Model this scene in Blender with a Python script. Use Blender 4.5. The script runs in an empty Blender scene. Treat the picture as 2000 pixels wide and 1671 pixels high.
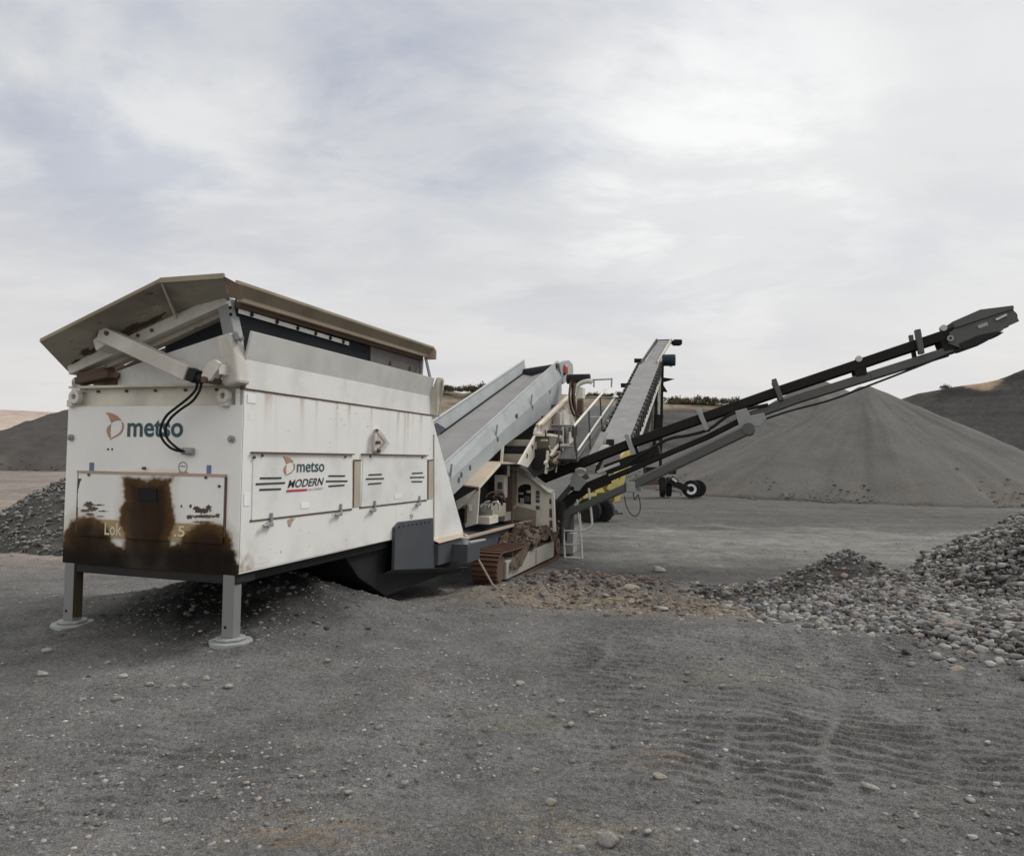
import bpy, bmesh, math, random
import numpy as np
from mathutils import Vector, Matrix
random.seed(7); RNG = np.random.default_rng(11)
SC = bpy.context.scene
COL = SC.collection

# ------------------------------------------------------------------ camera
FPX, CX, CY = 1444.0, 1000.0, 835.5
PITCH, ROLL, CAMZ = math.atan(57.5 / FPX), math.atan(0.015), 1.84
f_ = Vector((0, math.cos(PITCH), math.sin(PITCH)))
u0_ = Vector((0, -math.sin(PITCH), math.cos(PITCH)))
r_ = Vector((1, 0, 0)) * math.cos(ROLL) + u0_ * math.sin(ROLL)
up_ = -Vector((1, 0, 0)) * math.sin(ROLL) + u0_ * math.cos(ROLL)
CAM = Vector((0, 0, CAMZ))
cd = bpy.data.cameras.new('camera'); cam = bpy.data.objects.new('camera', cd); COL.objects.link(cam)
cd.sensor_width = 36; cd.lens = 36 * FPX / 2000; cd.clip_start = 0.05; cd.clip_end = 20000
cam.matrix_world = Matrix(((r_.x, up_.x, -f_.x, CAM.x), (r_.y, up_.y, -f_.y, CAM.y), (r_.z, up_.z, -f_.z, CAM.z), (0, 0, 0, 1)))
SC.camera = cam

# ------------------------------------------------------------------ world + sun
SUN_EL, SUN_AZ = math.radians(46), Vector((0.82, 0.57, 0)).normalized()
SC.view_settings.view_transform = 'Standard'; SC.view_settings.look = 'None'
SC.view_settings.exposure = 0.27; SC.view_settings.gamma = 1.0
world = bpy.data.worlds.new("World"); SC.world = world; world.use_nodes = True
def build_world():
    nt = world.node_tree; nt.nodes.clear(); N = nt.nodes; L = nt.links
    def nd(t, **k):
        n = N.new(t)
        for a, b in k.items(): setattr(n, a, b)
        return n
    def mth(op, a, b=None, c=None, clamp=False):
        n = nd('ShaderNodeMath', operation=op); n.use_clamp = clamp
        for i, v in enumerate((a, b, c)):
            if v is None: continue
            if isinstance(v, (int, float)): n.inputs[i].default_value = v
            else: L.new(v, n.inputs[i])
        return n.outputs[0]
    out = nd('ShaderNodeOutputWorld'); bg = nd('ShaderNodeBackground'); bg.inputs['Strength'].default_value = 0.1
    sky = nd('ShaderNodeTexSky', sky_type='NISHITA'); sky.sun_disc = False
    sky.sun_elevation = SUN_EL; sky.sun_rotation = math.atan2(SUN_AZ.x, SUN_AZ.y)
    tc = nd('ShaderNodeTexCoord'); sp = nd('ShaderNodeSeparateXYZ'); L.new(tc.outputs['Generated'], sp.inputs[0])
    z = mth('MAXIMUM', sp.outputs[2], 0.0)
    den = mth('ADD', z, 0.16)
    px = mth('DIVIDE', sp.outputs[0], den); py = mth('DIVIDE', sp.outputs[1], den)
    cb = nd('ShaderNodeCombineXYZ'); L.new(px, cb.inputs[0]); L.new(py, cb.inputs[1])
    def noise(scale, detail, rough, dist, off, sc=(1, 1, 1)):
        mp = nd('ShaderNodeMapping'); mp.inputs['Location'].default_value = off; mp.inputs['Scale'].default_value = sc
        L.new(cb.outputs[0], mp.inputs[0])
        n = nd('ShaderNodeTexNoise'); n.inputs['Scale'].default_value = scale; n.inputs['Detail'].default_value = detail
        n.inputs['Roughness'].default_value = rough; n.inputs['Distortion'].default_value = dist
        L.new(mp.outputs[0], n.inputs['Vector']); return n.outputs[0]
    def ramp(v, a, b):
        n = nd('ShaderNodeMapRange'); n.interpolation_type = 'SMOOTHSTEP'; L.new(v, n.inputs[0])
        n.inputs[1].default_value = a; n.inputs[2].default_value = b; return n.outputs[0]
    def mix(f, a, b):
        n = nd('ShaderNodeMix', data_type='RGBA')
        for s, v in ((n.inputs[0], f), (n.inputs[6], a), (n.inputs[7], b)):
            if isinstance(v, (tuple, list)): s.default_value = (*v, 1)
            elif isinstance(v, (int, float)): s.default_value = v
            else: L.new(v, s)
        return n.outputs[2]
    def lobe(x, y, a, b):                    # part of the sky round one direction
        d = (f_ + r_ * ((x - CX) / FPX) - up_ * ((y - CY) / FPX)).normalized(); n = nd('ShaderNodeVectorMath', operation='DOT_PRODUCT'); L.new(tc.outputs['Generated'], n.inputs[0]); n.inputs[1].default_value = d[:]
        return ramp(n.outputs['Value'], math.cos(math.radians(a)), math.cos(math.radians(b)))
    big = ramp(noise(0.55, 5, 0.55, 0.4, (2.3, 1.1, 0)), 0.36, 0.60)
    puff = ramp(noise(1.5, 9, 0.60, 0.35, (0.7, 4.6, 0), (0.85, 1.0, 1)), 0.42, 0.60)
    dark = ramp(noise(1.25, 9, 0.60, 0.4, (5.4, 2.2, 0), (0.85, 1.1, 1)), 0.46, 0.64)
    wisp = ramp(noise(3.2, 9, 0.64, 0.25, (7.7, 1.2, 0), (0.75, 1.15, 1)), 0.48, 0.70)
    c = mix(big, (5.5, 5.6, 5.8), (6.1, 6.15, 6.1))
    c = mix(mth('MULTIPLY', puff, 0.65), c, (6.75, 6.78, 6.68))
    dm = mth('MAXIMUM', mth('MAXIMUM', lobe(720, 240, 13, 3), mth('MULTIPLY', lobe(250, 60, 16, 4), 0.8)), mth('MULTIPLY', lobe(1250, 40, 22, 6), 0.5))
    c = mix(mth('MULTIPLY', mth('ADD', mth('MULTIPLY', dm, 0.65), 0.42), mth('ADD', mth('MULTIPLY', dark, 0.88), 0.10)), c, (3.9, 4.15, 4.9))
    c = mix(mth('MULTIPLY', wisp, 0.50), c, (5.15, 5.28, 5.5))
    bm_ = mth('MAXIMUM', lobe(1400, 330, 15, 2), mth('MULTIPLY', lobe(320, 200, 9, 2), 0.25))
    c = mix(mth('MULTIPLY', bm_, mth('ADD', mth('MULTIPLY', puff, 0.55), 0.22)), c, (8.9, 8.95, 8.75))
    # pale warm band low over the land
    hz = ramp(z, 0.34, 0.0)
    c = mix(mth('MULTIPLY', hz, 0.75), c, (6.45, 6.15, 6.0))
    # broad bright area where the sun sits behind the cloud
    dt = nd('ShaderNodeVectorMath', operation='DOT_PRODUCT'); L.new(tc.outputs['Generated'], dt.inputs[0])
    dt.inputs[1].default_value = (0.50, 0.62, 0.45)
    c = mix(mth('MULTIPLY', ramp(dt.outputs['Value'], 0.72, 0.98), 0.35), c, (8.0, 7.95, 7.85))
    dt2 = nd('ShaderNodeVectorMath', operation='DOT_PRODUCT'); L.new(tc.outputs['Generated'], dt2.inputs[0])  # added unseen bright sky behind the camera, fills the front panel with light
    dt2.inputs[1].default_value = (-0.25, -0.82, 0.5)
    c = mix(mth('MULTIPLY', ramp(dt2.outputs['Value'], 0.0, 0.9), 0.8), c, (9.5, 9.4, 9.2))
    c = mix(0.04, c, sky.outputs[0])
    L.new(c, bg.inputs[0]); L.new(bg.outputs[0], out.inputs[0])
build_world()
sd = bpy.data.lights.new('sun', 'SUN'); sd.energy = 1.9; sd.angle = math.radians(20); sd.color = (1, 0.98, 0.95)
sun = bpy.data.objects.new('sun', sd); COL.objects.link(sun)
sdir = Vector((SUN_AZ.x * math.cos(SUN_EL), SUN_AZ.y * math.cos(SUN_EL), math.sin(SUN_EL)))
sun.rotation_euler = sdir.to_track_quat('Z', 'Y').to_euler()

# ------------------------------------------------------------------ coordinate helpers
def ray(x, y): return f_ + r_ * ((x - CX) / FPX) - up_ * ((y - CY) / FPX)
def D(x, y, depth):
    d = ray(x, y); return CAM + d * (depth / d.y)
U = ray(1476, 900); U.z = 0; U.normalize(); V = Vector((-U.y, U.x, 0)); W = Vector((0, 0, 1))
O = CAM + ray(471, 900) * (7 / ray(471, 900).y); O.z = 0
def loc(P):
    q = P - O; return Vector((q.dot(U), q.dot(V), q.z))
AX = (U, V, W)
def A(x, y, ax, val):                     # point of the machine's own frame on the plane axis = val
    d = ray(x, y); n = AX[ax]; return loc(CAM + d * ((val - (CAM - O).dot(n)) / d.dot(n)))
def S(x, y, v=0.0): return A(x, y, 1, v)
def F(x, y, u=0.0): return A(x, y, 0, u)
def pix(Pl):
    q = O + U * Pl[0] + V * Pl[1] + W * Pl[2] - CAM; z = q.dot(f_)
    return CX + FPX * q.dot(r_) / z, CY - FPX * q.dot(up_) / z

# ------------------------------------------------------------------ numpy noise
def _h(ix, iy, s):
    n = (ix.astype(np.int64) * 374761393 + iy.astype(np.int64) * 668265263 + s * 1442695041) & 0xffffffff
    n = ((n ^ (n >> 13)) * 1274126177) & 0xffffffff
    return ((n ^ (n >> 16)) & 0xffff) / 65535.0
def noise2(x, y, s=0):
    ix, iy = np.floor(x), np.floor(y); fx, fy = x - ix, y - iy
    def g(a, b):
        t = _h(ix + a, iy + b, s) * 2 * np.pi
        return np.cos(t) * (fx - a) + np.sin(t) * (fy - b)
    wx = fx * fx * fx * (fx * (fx * 6 - 15) + 10); wy = fy * fy * fy * (fy * (fy * 6 - 15) + 10)
    return 1.5 * ((g(0, 0) * (1 - wx) + g(1, 0) * wx) * (1 - wy) + (g(0, 1) * (1 - wx) + g(1, 1) * wx) * wy)
def fbm(x, y, oct=4, s=0, rough=0.5):
    t = np.zeros_like(x); a = 1.0
    for k in range(oct):
        t += a * noise2(x * 2 ** k + 17.3 * k, y * 2 ** k - 9.1 * k, s + k); a *= rough
    return t
def sst(a, b, x):
    t = np.clip((x - a) / (b - a), 0, 1); return t * t * (3 - 2 * t)

# ------------------------------------------------------------------ materials
def new_mat(name):
    m = bpy.data.materials.new(name); m.use_nodes = True; nt = m.node_tree
    b = nt.nodes['Principled BSDF']; return m, nt, b
class NT:
    def __init__(s, nt): s.nt = nt
    def nd(s, t, **k):
        n = s.nt.nodes.new(t)
        for a, b in k.items(): setattr(n, a, b)
        return n
    def ln(s, a, b): s.nt.links.new(a, b)
    def noise(s, vec, scale, detail=5, rough=0.55, sc=None, off=(0, 0, 0), dist=0.0):
        mp = s.nd('ShaderNodeMapping'); mp.inputs['Scale'].default_value = sc or (1, 1, 1); mp.inputs['Location'].default_value = off
        s.ln(vec, mp.inputs[0]); n = s.nd('ShaderNodeTexNoise')
        n.inputs['Scale'].default_value = scale; n.inputs['Detail'].default_value = detail; n.inputs['Roughness'].default_value = rough
        n.inputs['Distortion'].default_value = dist
        s.ln(mp.outputs[0], n.inputs['Vector']); return n.outputs[0]
    def ramp(s, v, a, b, lo=0.0, hi=1.0):
        n = s.nd('ShaderNodeMapRange'); n.interpolation_type = 'SMOOTHSTEP'; s.ln(v, n.inputs[0])
        for i, q in ((1, a), (2, b), (3, lo), (4, hi)): n.inputs[i].default_value = q
        return n.outputs[0]
    def mix(s, f, a, b, mode='MIX'):
        n = s.nd('ShaderNodeMix', data_type='RGBA', blend_type=mode)
        for k, v in ((n.inputs[0], f), (n.inputs[6], a), (n.inputs[7], b)):
            if isinstance(v, (tuple, list)): k.default_value = (*v[:3], 1)
            elif isinstance(v, (int, float)): k.default_value = v
            else: s.ln(v, k)
        return n.outputs[2]
    def mul(s, a, b):
        n = s.nd('ShaderNodeMath', operation='MULTIPLY')
        for i, v in enumerate((a, b)):
            if isinstance(v, (int, float)): n.inputs[i].default_value = v
            else: s.ln(v, n.inputs[i])
        return n.outputs[0]
    def bump(s, h, b, strength, dist=0.02):
        n = s.nd('ShaderNodeBump'); n.inputs['Strength'].default_value = strength; n.inputs['Distance'].default_value = dist
        s.ln(h, n.inputs['Height']); s.ln(n.outputs[0], b.inputs['Normal'])
MATS = {}
def paint(name, col, rough=0.5, dust=0.35, rust=0.1, dustcol=(0.36, 0.32, 0.27), metal=0.0, attr=False, streak=0.5, freq=1.0):
    m, nt, b = new_mat(name); q = NT(nt)
    tc = q.nd('ShaderNodeTexCoord').outputs['Object']
    base = col
    if attr:
        a = q.nd('ShaderNodeAttribute'); a.attribute_name = 'tint'; base = a.outputs['Color']
    n1 = q.noise(tc, 1.3 * freq, 7, 0.6); n2 = q.noise(tc, 5.0 * freq, 6, 0.65, (1, 1, 0.12), (3, 1, 0)); n3 = q.noise(tc, 9 * freq, 8, 0.7, None, (5, 2, 9))
    dark = tuple(c * 0.82 for c in col)
    if not attr: base = q.mix(q.ramp(n1, 0.35, 0.7), col, dark)
    c = q.mix(q.mul(q.ramp(n1, 0.45, 0.78), dust), base, dustcol)
    c = q.mix(q.mul(q.ramp(n2, 0.52, 0.8), dust * streak), c, tuple(x * 0.7 for x in dustcol))
    if rust > 0:
        c = q.mix(q.mul(q.ramp(n3, 0.73 - 0.15 * rust, 0.80 - 0.10 * rust), min(1, rust * 4)), c, (0.10, 0.045, 0.022))
    q.ln(c, b.inputs['Base Color'])
    q.ln(q.ramp(n1, 0.3, 0.7, rough, min(1, rough + 0.25)), b.inputs['Roughness']); b.inputs['Metallic'].default_value = metal
    q.bump(n3, b, 0.12, 0.01)
    MATS[name] = m; return m
paint('white_paint', (0.745, 0.738, 0.705), 0.45, 0.16, 0.10)
paint('grey_band', (0.61, 0.605, 0.57), 0.5, 0.2, 0.05)
paint('cream_paint', (0.66, 0.62, 0.53), 0.55, 0.55, 0.35)
paint('dirty_white', (0.60, 0.575, 0.52), 0.6, 0.6, 0.3)
paint('panel_paint', (0.74, 0.73, 0.69), 0.5, 0.10, 0.0, attr=True, streak=0.4)
MATS['panel_paint'].node_tree.nodes['Principled BSDF'].inputs['Specular IOR Level'].default_value = 0.15
paint('tan_dusty', (0.42, 0.34, 0.25), 0.7, 0.6, 0.3)
paint('under_plate', (0.35, 0.325, 0.265), 0.7, 0.55, 1.0, (0.12, 0.09, 0.06))
paint('rusty', (0.115, 0.078, 0.058), 0.8, 0.6, 0.5, (0.16, 0.12, 0.09))
paint('rusty_dark', (0.085, 0.055, 0.035), 0.8, 0.5, 0.5, (0.16, 0.11, 0.07))
paint('dirty_plate', (0.13, 0.12, 0.11), 0.7, 0.7, 0.4, (0.26, 0.22, 0.18))
paint('rail_tan', (0.28, 0.235, 0.175), 0.7, 0.6, 0.4, (0.20, 0.15, 0.11))
paint('oil_brown', (0.05, 0.034, 0.016), 0.6, 0.5, 0.1, (0.10, 0.07, 0.04))
paint('olive_dark', (0.12, 0.115, 0.08), 0.6, 0.6, 0.3)
paint('mud', (0.30, 0.255, 0.19), 0.8, 0.6, 0.2, (0.2, 0.16, 0.11))
paint('pale_rust', (0.42, 0.30, 0.23), 0.8, 0.5, 0.3)
paint('track_steel', (0.115, 0.060, 0.045), 0.75, 0.6, 0.3, (0.15, 0.11, 0.085))
paint('track_beam', (0.33, 0.31, 0.27), 0.65, 0.6, 0.25)
paint('grey_steel', (0.27, 0.28, 0.277), 0.5, 0.3, 0.1, (0.30, 0.28, 0.25))
paint('conveyor_grey', (0.36, 0.385, 0.385), 0.5, 0.25, 0.05, (0.30, 0.29, 0.27))
paint('leg_steel', (0.19, 0.195, 0.19), 0.55, 0.5, 0.2, (0.24, 0.22, 0.19))
paint('charcoal', (0.062, 0.068, 0.077), 0.5, 0.3, 0.05, (0.2, 0.19, 0.18))
paint('dark_steel', (0.024, 0.023, 0.023), 0.7, 0.4, 0.15, (0.06, 0.05, 0.042))
paint('boom_dark', (0.016, 0.0145, 0.0135), 0.7, 0.3, 0.1, (0.05, 0.04, 0.033))
paint('boom_grey', (0.072, 0.075, 0.072), 0.5, 0.35, 0.1, (0.17, 0.15, 0.13))
paint('rubber', (0.018, 0.020, 0.024), 0.8, 0.3, 0.0, (0.08, 0.075, 0.07))
paint('belt', (0.235, 0.23, 0.225), 0.85, 0.35, 0.0, (0.33, 0.31, 0.29))
paint('silver', (0.55, 0.55, 0.54), 0.35, 0.3, 0.1, metal=0.6)
paint('black_paint', (0.012, 0.012, 0.013), 0.5, 0.2, 0.0, (0.08, 0.07, 0.06))
paint('dark_hole', (0.006, 0.005, 0.005), 0.9, 0.0, 0.0)
paint('yellow_paint', (0.62, 0.52, 0.16), 0.55, 0.5, 0.2, (0.40, 0.33, 0.16))
paint('olive_yellow', (0.26, 0.20, 0.05), 0.6, 0.5, 0.1, (0.18, 0.14, 0.06))  # darker olive tone beside the yellow, for the tail frame
paint('stacker_grey', (0.225, 0.22, 0.215), 0.7, 0.3, 0.0, (0.25, 0.24, 0.225))
paint('teal_motor', (0.010, 0.028, 0.040), 0.5, 0.2, 0.0)
paint('beacon_red', (0.42, 0.05, 0.03), 0.3, 0.1, 0.0)
paint('ink_teal', (0.03, 0.075, 0.09), 0.5, 0.1, 0.0)
paint('ink_orange', (0.44, 0.24, 0.15), 0.5, 0.1, 0.0)
paint('ink_black', (0.022, 0.02, 0.022), 0.5, 0.1, 0.0)
paint('ink_red', (0.45, 0.03, 0.05), 0.5, 0.1, 0.0)
paint('ink_grey', (0.28, 0.29, 0.31), 0.5, 0.1, 0.0)
paint('ink_blue', (0.10, 0.17, 0.28), 0.5, 0.1, 0.0)
paint('ink_cream', (0.66, 0.60, 0.46), 0.6, 0.2, 0.0)
paint('sticker_white', (0.84, 0.84, 0.83), 0.4, 0.1, 0.0)
paint('recess_tan', (0.42, 0.37, 0.29), 0.7, 0.5, 0.1)
paint('tyre', (0.014, 0.014, 0.015), 0.8, 0.4, 0.0, (0.07, 0.065, 0.06))
for k_ in ('dark_steel', 'boom_dark', 'rubber', 'black_paint', 'tyre', 'track_steel', 'charcoal', 'teal_motor', 'rusty', 'rusty_dark'): MATS[k_].node_tree.nodes['Principled BSDF'].inputs['Specular IOR Level'].default_value = 0.22
def tint_mat(name, bumps, rough=0.95, fine=(0.75, 1.25), scale=1.0, grit=(0.8, 1.22), blot=(0.85, 1.15)):
    m, nt, b = new_mat(name); q = NT(nt)
    a = q.nd('ShaderNodeAttribute'); a.attribute_name = 'tint'
    pos = q.nd('ShaderNodeNewGeometry').outputs['Position']
    n1 = q.noise(pos, 30 * scale, 6, 0.7); n2 = q.noise(pos, 2.3 * scale, 6, 0.6); n3 = q.noise(pos, 110 * scale, 3, 0.6)
    v = q.nd('ShaderNodeMath', operation='MULTIPLY'); q.ln(q.ramp(n1, 0.25, 0.75, *fine), v.inputs[0]); q.ln(q.ramp(n2, 0.3, 0.7, *blot), v.inputs[1])
    v2 = q.mul(v.outputs[0], q.ramp(n3, 0.3, 0.72, *grit))
    c = q.nd('ShaderNodeVectorMath', operation='SCALE'); q.ln(a.outputs['Color'], c.inputs[0]); q.ln(v2, c.inputs['Scale'])
    q.ln(c.outputs[0], b.inputs['Base Color']); b.inputs['Roughness'].default_value = rough
    b.inputs['Specular IOR Level'].default_value = 0.06
    if bumps: q.bump(n1, b, bumps, 0.03 / scale)
    MATS[name] = m; return m
tint_mat('ground', 0.9, 0.95, (0.62, 1.38), grit=(0.6, 1.5)); tint_mat('stone', 0.25, 0.85, (0.85, 1.15)); tint_mat('pile_fine', 0.35, 0.95, (0.88, 1.12), 0.2, blot=(0.97, 1.03), grit=(0.85, 1.17)); tint_mat('far_land', 0.2, 0.95, (0.85, 1.15), 0.05)
tint_mat('bush_leaf', 0.0, 0.8, (0.8, 1.2), 0.3)

# ------------------------------------------------------------------ mesh builder
class MB:
    def __init__(s): s.v = []; s.f = []
    def add(s, vs, fs):
        o = len(s.v); s.v += [Vector(p) for p in vs]; s.f += [tuple(i + o for i in f) for f in fs]; return s
    def frame_box(s, c, a, b, d):         # centre and three half-axis vectors
        c, a, b, d = map(Vector, (c, a, b, d))
        vs = [c + a * i + b * j + d * k for i in (-1, 1) for j in (-1, 1) for k in (-1, 1)]
        fs = [(0, 1, 3, 2), (4, 6, 7, 5), (0, 4, 5, 1), (2, 3, 7, 6), (0, 2, 6, 4), (1, 5, 7, 3)]
        return s.add(vs, fs)
    def box(s, lo, hi):
        lo, hi = Vector(lo), Vector(hi); c = (lo + hi) / 2; h = (hi - lo) / 2
        return s.frame_box(c, (h.x, 0, 0), (0, h.y, 0), (0, 0, h.z))
    def beam(s, p, q, w, h, up=(0, 0, 1)): # w across, h along up
        p, q, up = Vector(p), Vector(q), Vector(up); d = q - p; x = d.normalized(); y = up.cross(x).normalized(); z = x.cross(y)
        return s.frame_box((p + q) / 2, d / 2, y * w / 2, z * h / 2)
    def prism(s, pts, t):                 # planar polygon extruded by the vector t
        pts = [Vector(p) for p in pts]; t = Vector(t); n = len(pts)
        vs = pts + [p + t for p in pts]
        fs = [tuple(range(n)), tuple(range(2 * n - 1, n - 1, -1))] + [((i + 1) % n, i, i + n, (i + 1) % n + n) for i in range(n)]
        return s.add(vs, fs)
    def tube(s, path, r, n=8, caps=True):
        path = [Vector(p) for p in path]; R = r if isinstance(r, (list, tuple)) else [r] * len(path)
        vs = []; ref = None
        for i, p in enumerate(path):
            d = (path[min(i + 1, len(path) - 1)] - path[max(i - 1, 0)]).normalized()
            if ref is None: ref = d.orthogonal().normalized()
            ref = (ref - d * ref.dot(d)).normalized(); y = d.cross(ref)
            vs += [p + (ref * math.cos(2 * math.pi * k / n) + y * math.sin(2 * math.pi * k / n)) * R[i] for k in range(n)]
        fs = [(i * n + k, i * n + (k + 1) % n, (i + 1) * n + (k + 1) % n, (i + 1) * n + k) for i in range(len(path) - 1) for k in range(n)]
        if caps: fs += [tuple(range(n - 1, -1, -1)), tuple(range((len(path) - 1) * n, len(path) * n))]
        return s.add(vs, fs)
    def cyl(s, p, q, r, n=20): return s.tube([p, q], r, n)
    def ring(s, c, axis, r0, r1, w, n=28):
        c, axis = Vector(c), Vector(axis).normalized(); a = axis.orthogonal().normalized(); b = axis.cross(a); vs = []
        for k in range(n):
            d = a * math.cos(2 * math.pi * k / n) + b * math.sin(2 * math.pi * k / n)
            vs += [c + d * r0 - axis * w, c + d * r1 - axis * w, c + d * r1 + axis * w, c + d * r0 + axis * w]
        fs = [(k * 4 + j, ((k + 1) % n) * 4 + j, ((k + 1) % n) * 4 + (j + 1) % 4, k * 4 + (j + 1) % 4) for k in range(n) for j in range(4)]
        return s.add(vs, fs)
    def build(s, name, mat, parent=None, bevel=0.0, smooth=None, weld=False):
        me = bpy.data.meshes.new(name); me.from_pydata([tuple(p) for p in s.v], [], s.f)
        bm = bmesh.new(); bm.from_mesh(me)
        if weld: bmesh.ops.remove_doubles(bm, verts=bm.verts, dist=0.002)
        bmesh.ops.recalc_face_normals(bm, faces=bm.faces); bm.to_mesh(me); bm.free()
        me.materials.append(MATS[mat]); ob = bpy.data.objects.new(name, me); COL.objects.link(ob)
        if parent is not None: ob.parent = parent
        if bevel:
            b = ob.modifiers.new('bevel', 'BEVEL'); b.width = bevel; b.segments = 2; b.limit_method = 'ANGLE'; b.angle_limit = math.radians(40)
        if smooth is not None:
            for p in me.polygons: p.use_smooth = True
            me.set_sharp_from_angle(angle=math.radians(smooth))
        return ob
def tag(o, label=None, cat=None, group=None, kind=None):
    for k, v in (('label', label), ('category', cat), ('group', group), ('kind', kind)):
        if v: o[k] = v
    return o
def empty(name, location, m3=None):
    e = bpy.data.objects.new(name, None); COL.objects.link(e); e.empty_display_size = 0.3
    if m3 is not None: e.matrix_world = Matrix.Translation(location) @ m3.to_4x4()
    else: e.location = location
    return e
def smooth_path(pts, n=8):
    pts = [Vector(p) for p in pts]; out = []
    for i in range(len(pts) - 1):
        p0, p1, p2, p3 = pts[max(i - 1, 0)], pts[i], pts[i + 1], pts[min(i + 2, len(pts) - 1)]
        for k in range(n):
            t = k / n
            out.append(0.5 * ((2 * p1) + (p2 - p0) * t + (2 * p0 - 5 * p1 + 4 * p2 - p3) * t * t + (3 * p1 - p0 - 3 * p2 + p3) * t ** 3))
    return out + [pts[-1]]
def np_mesh(name, verts, faces, mat, tint=None, smooth=True):
    me = bpy.data.meshes.new(name); nv, nf = len(verts), len(faces); k = faces.shape[1]
    me.vertices.add(nv); me.vertices.foreach_set('co', verts.astype(np.float32).ravel())
    me.loops.add(nf * k); me.loops.foreach_set('vertex_index', faces.astype(np.int32).ravel())
    me.polygons.add(nf); me.polygons.foreach_set('loop_start', np.arange(0, nf * k, k, dtype=np.int32))
    me.polygons.foreach_set('loop_total', np.full(nf, k, dtype=np.int32))
    me.polygons.foreach_set('use_smooth', np.full(nf, smooth, dtype=bool))
    me.update(calc_edges=True); me.validate()
    if tint is not None:
        a = me.color_attributes.new('tint', 'FLOAT_COLOR', 'POINT')
        a.data.foreach_set('color', np.concatenate([tint, np.ones((nv, 1))], 1).astype(np.float32).ravel())
    me.materials.append(MATS[mat]); ob = bpy.data.objects.new(name, me); COL.objects.link(ob); return ob
def grid_faces(nr, nc, wrap=False):
    i, j = np.meshgrid(np.arange(nr - 1), np.arange(nc if wrap else nc - 1), indexing='ij'); jn = (j + 1) % nc
    return np.stack([i * nc + j, i * nc + jn, (i + 1) * nc + jn, (i + 1) * nc + j], -1).reshape(-1, 4)
def text_mesh(body, bold=0.0, shear=0.0):
    cu = bpy.data.curves.new('lettering', 'FONT'); cu.body = body; cu.offset = bold; cu.shear = shear; cu.resolution_u = 4
    o = bpy.data.objects.new('lettering', cu); COL.objects.link(o)
    dg = bpy.context.evaluated_depsgraph_get(); dg.update()
    me = bpy.data.meshes.new_from_object(o.evaluated_get(dg)); bpy.data.objects.remove(o); return me
def decal_text(body, quad, mat, parent, bold=0.0, shear=0.0, name='lettering', t=(0, 0, 0)):
    me = text_mesh(body, bold, shear); co = [v.co.copy() for v in me.vertices]
    x0, x1 = min(c.x for c in co), max(c.x for c in co); y0, y1 = min(c.y for c in co), max(c.y for c in co)
    bl, br, tr, tl = map(Vector, quad)
    for v in me.vertices:
        a, b = (v.co.x - x0) / (x1 - x0), (v.co.y - y0) / (y1 - y0)
        v.co = bl * (1 - a) * (1 - b) + br * a * (1 - b) + tr * a * b + tl * (1 - a) * b
    me.materials.clear(); me.materials.append(MATS[mat]); o = bpy.data.objects.new(name, me); COL.objects.link(o); o.parent = parent
    return o
def quadF(x0, y0, x1, y1, u, skew=0.0): return [F(x0, y1, u), F(x1, y1 + skew, u), F(x1, y0 + skew, u), F(x0, y0, u)]
def quadS(x0, y0, x1, y1, v, skew=0.0): return [S(x0, y1, v), S(x1, y1 + skew, v), S(x1, y0 + skew, v), S(x0, y0, v)]

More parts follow.
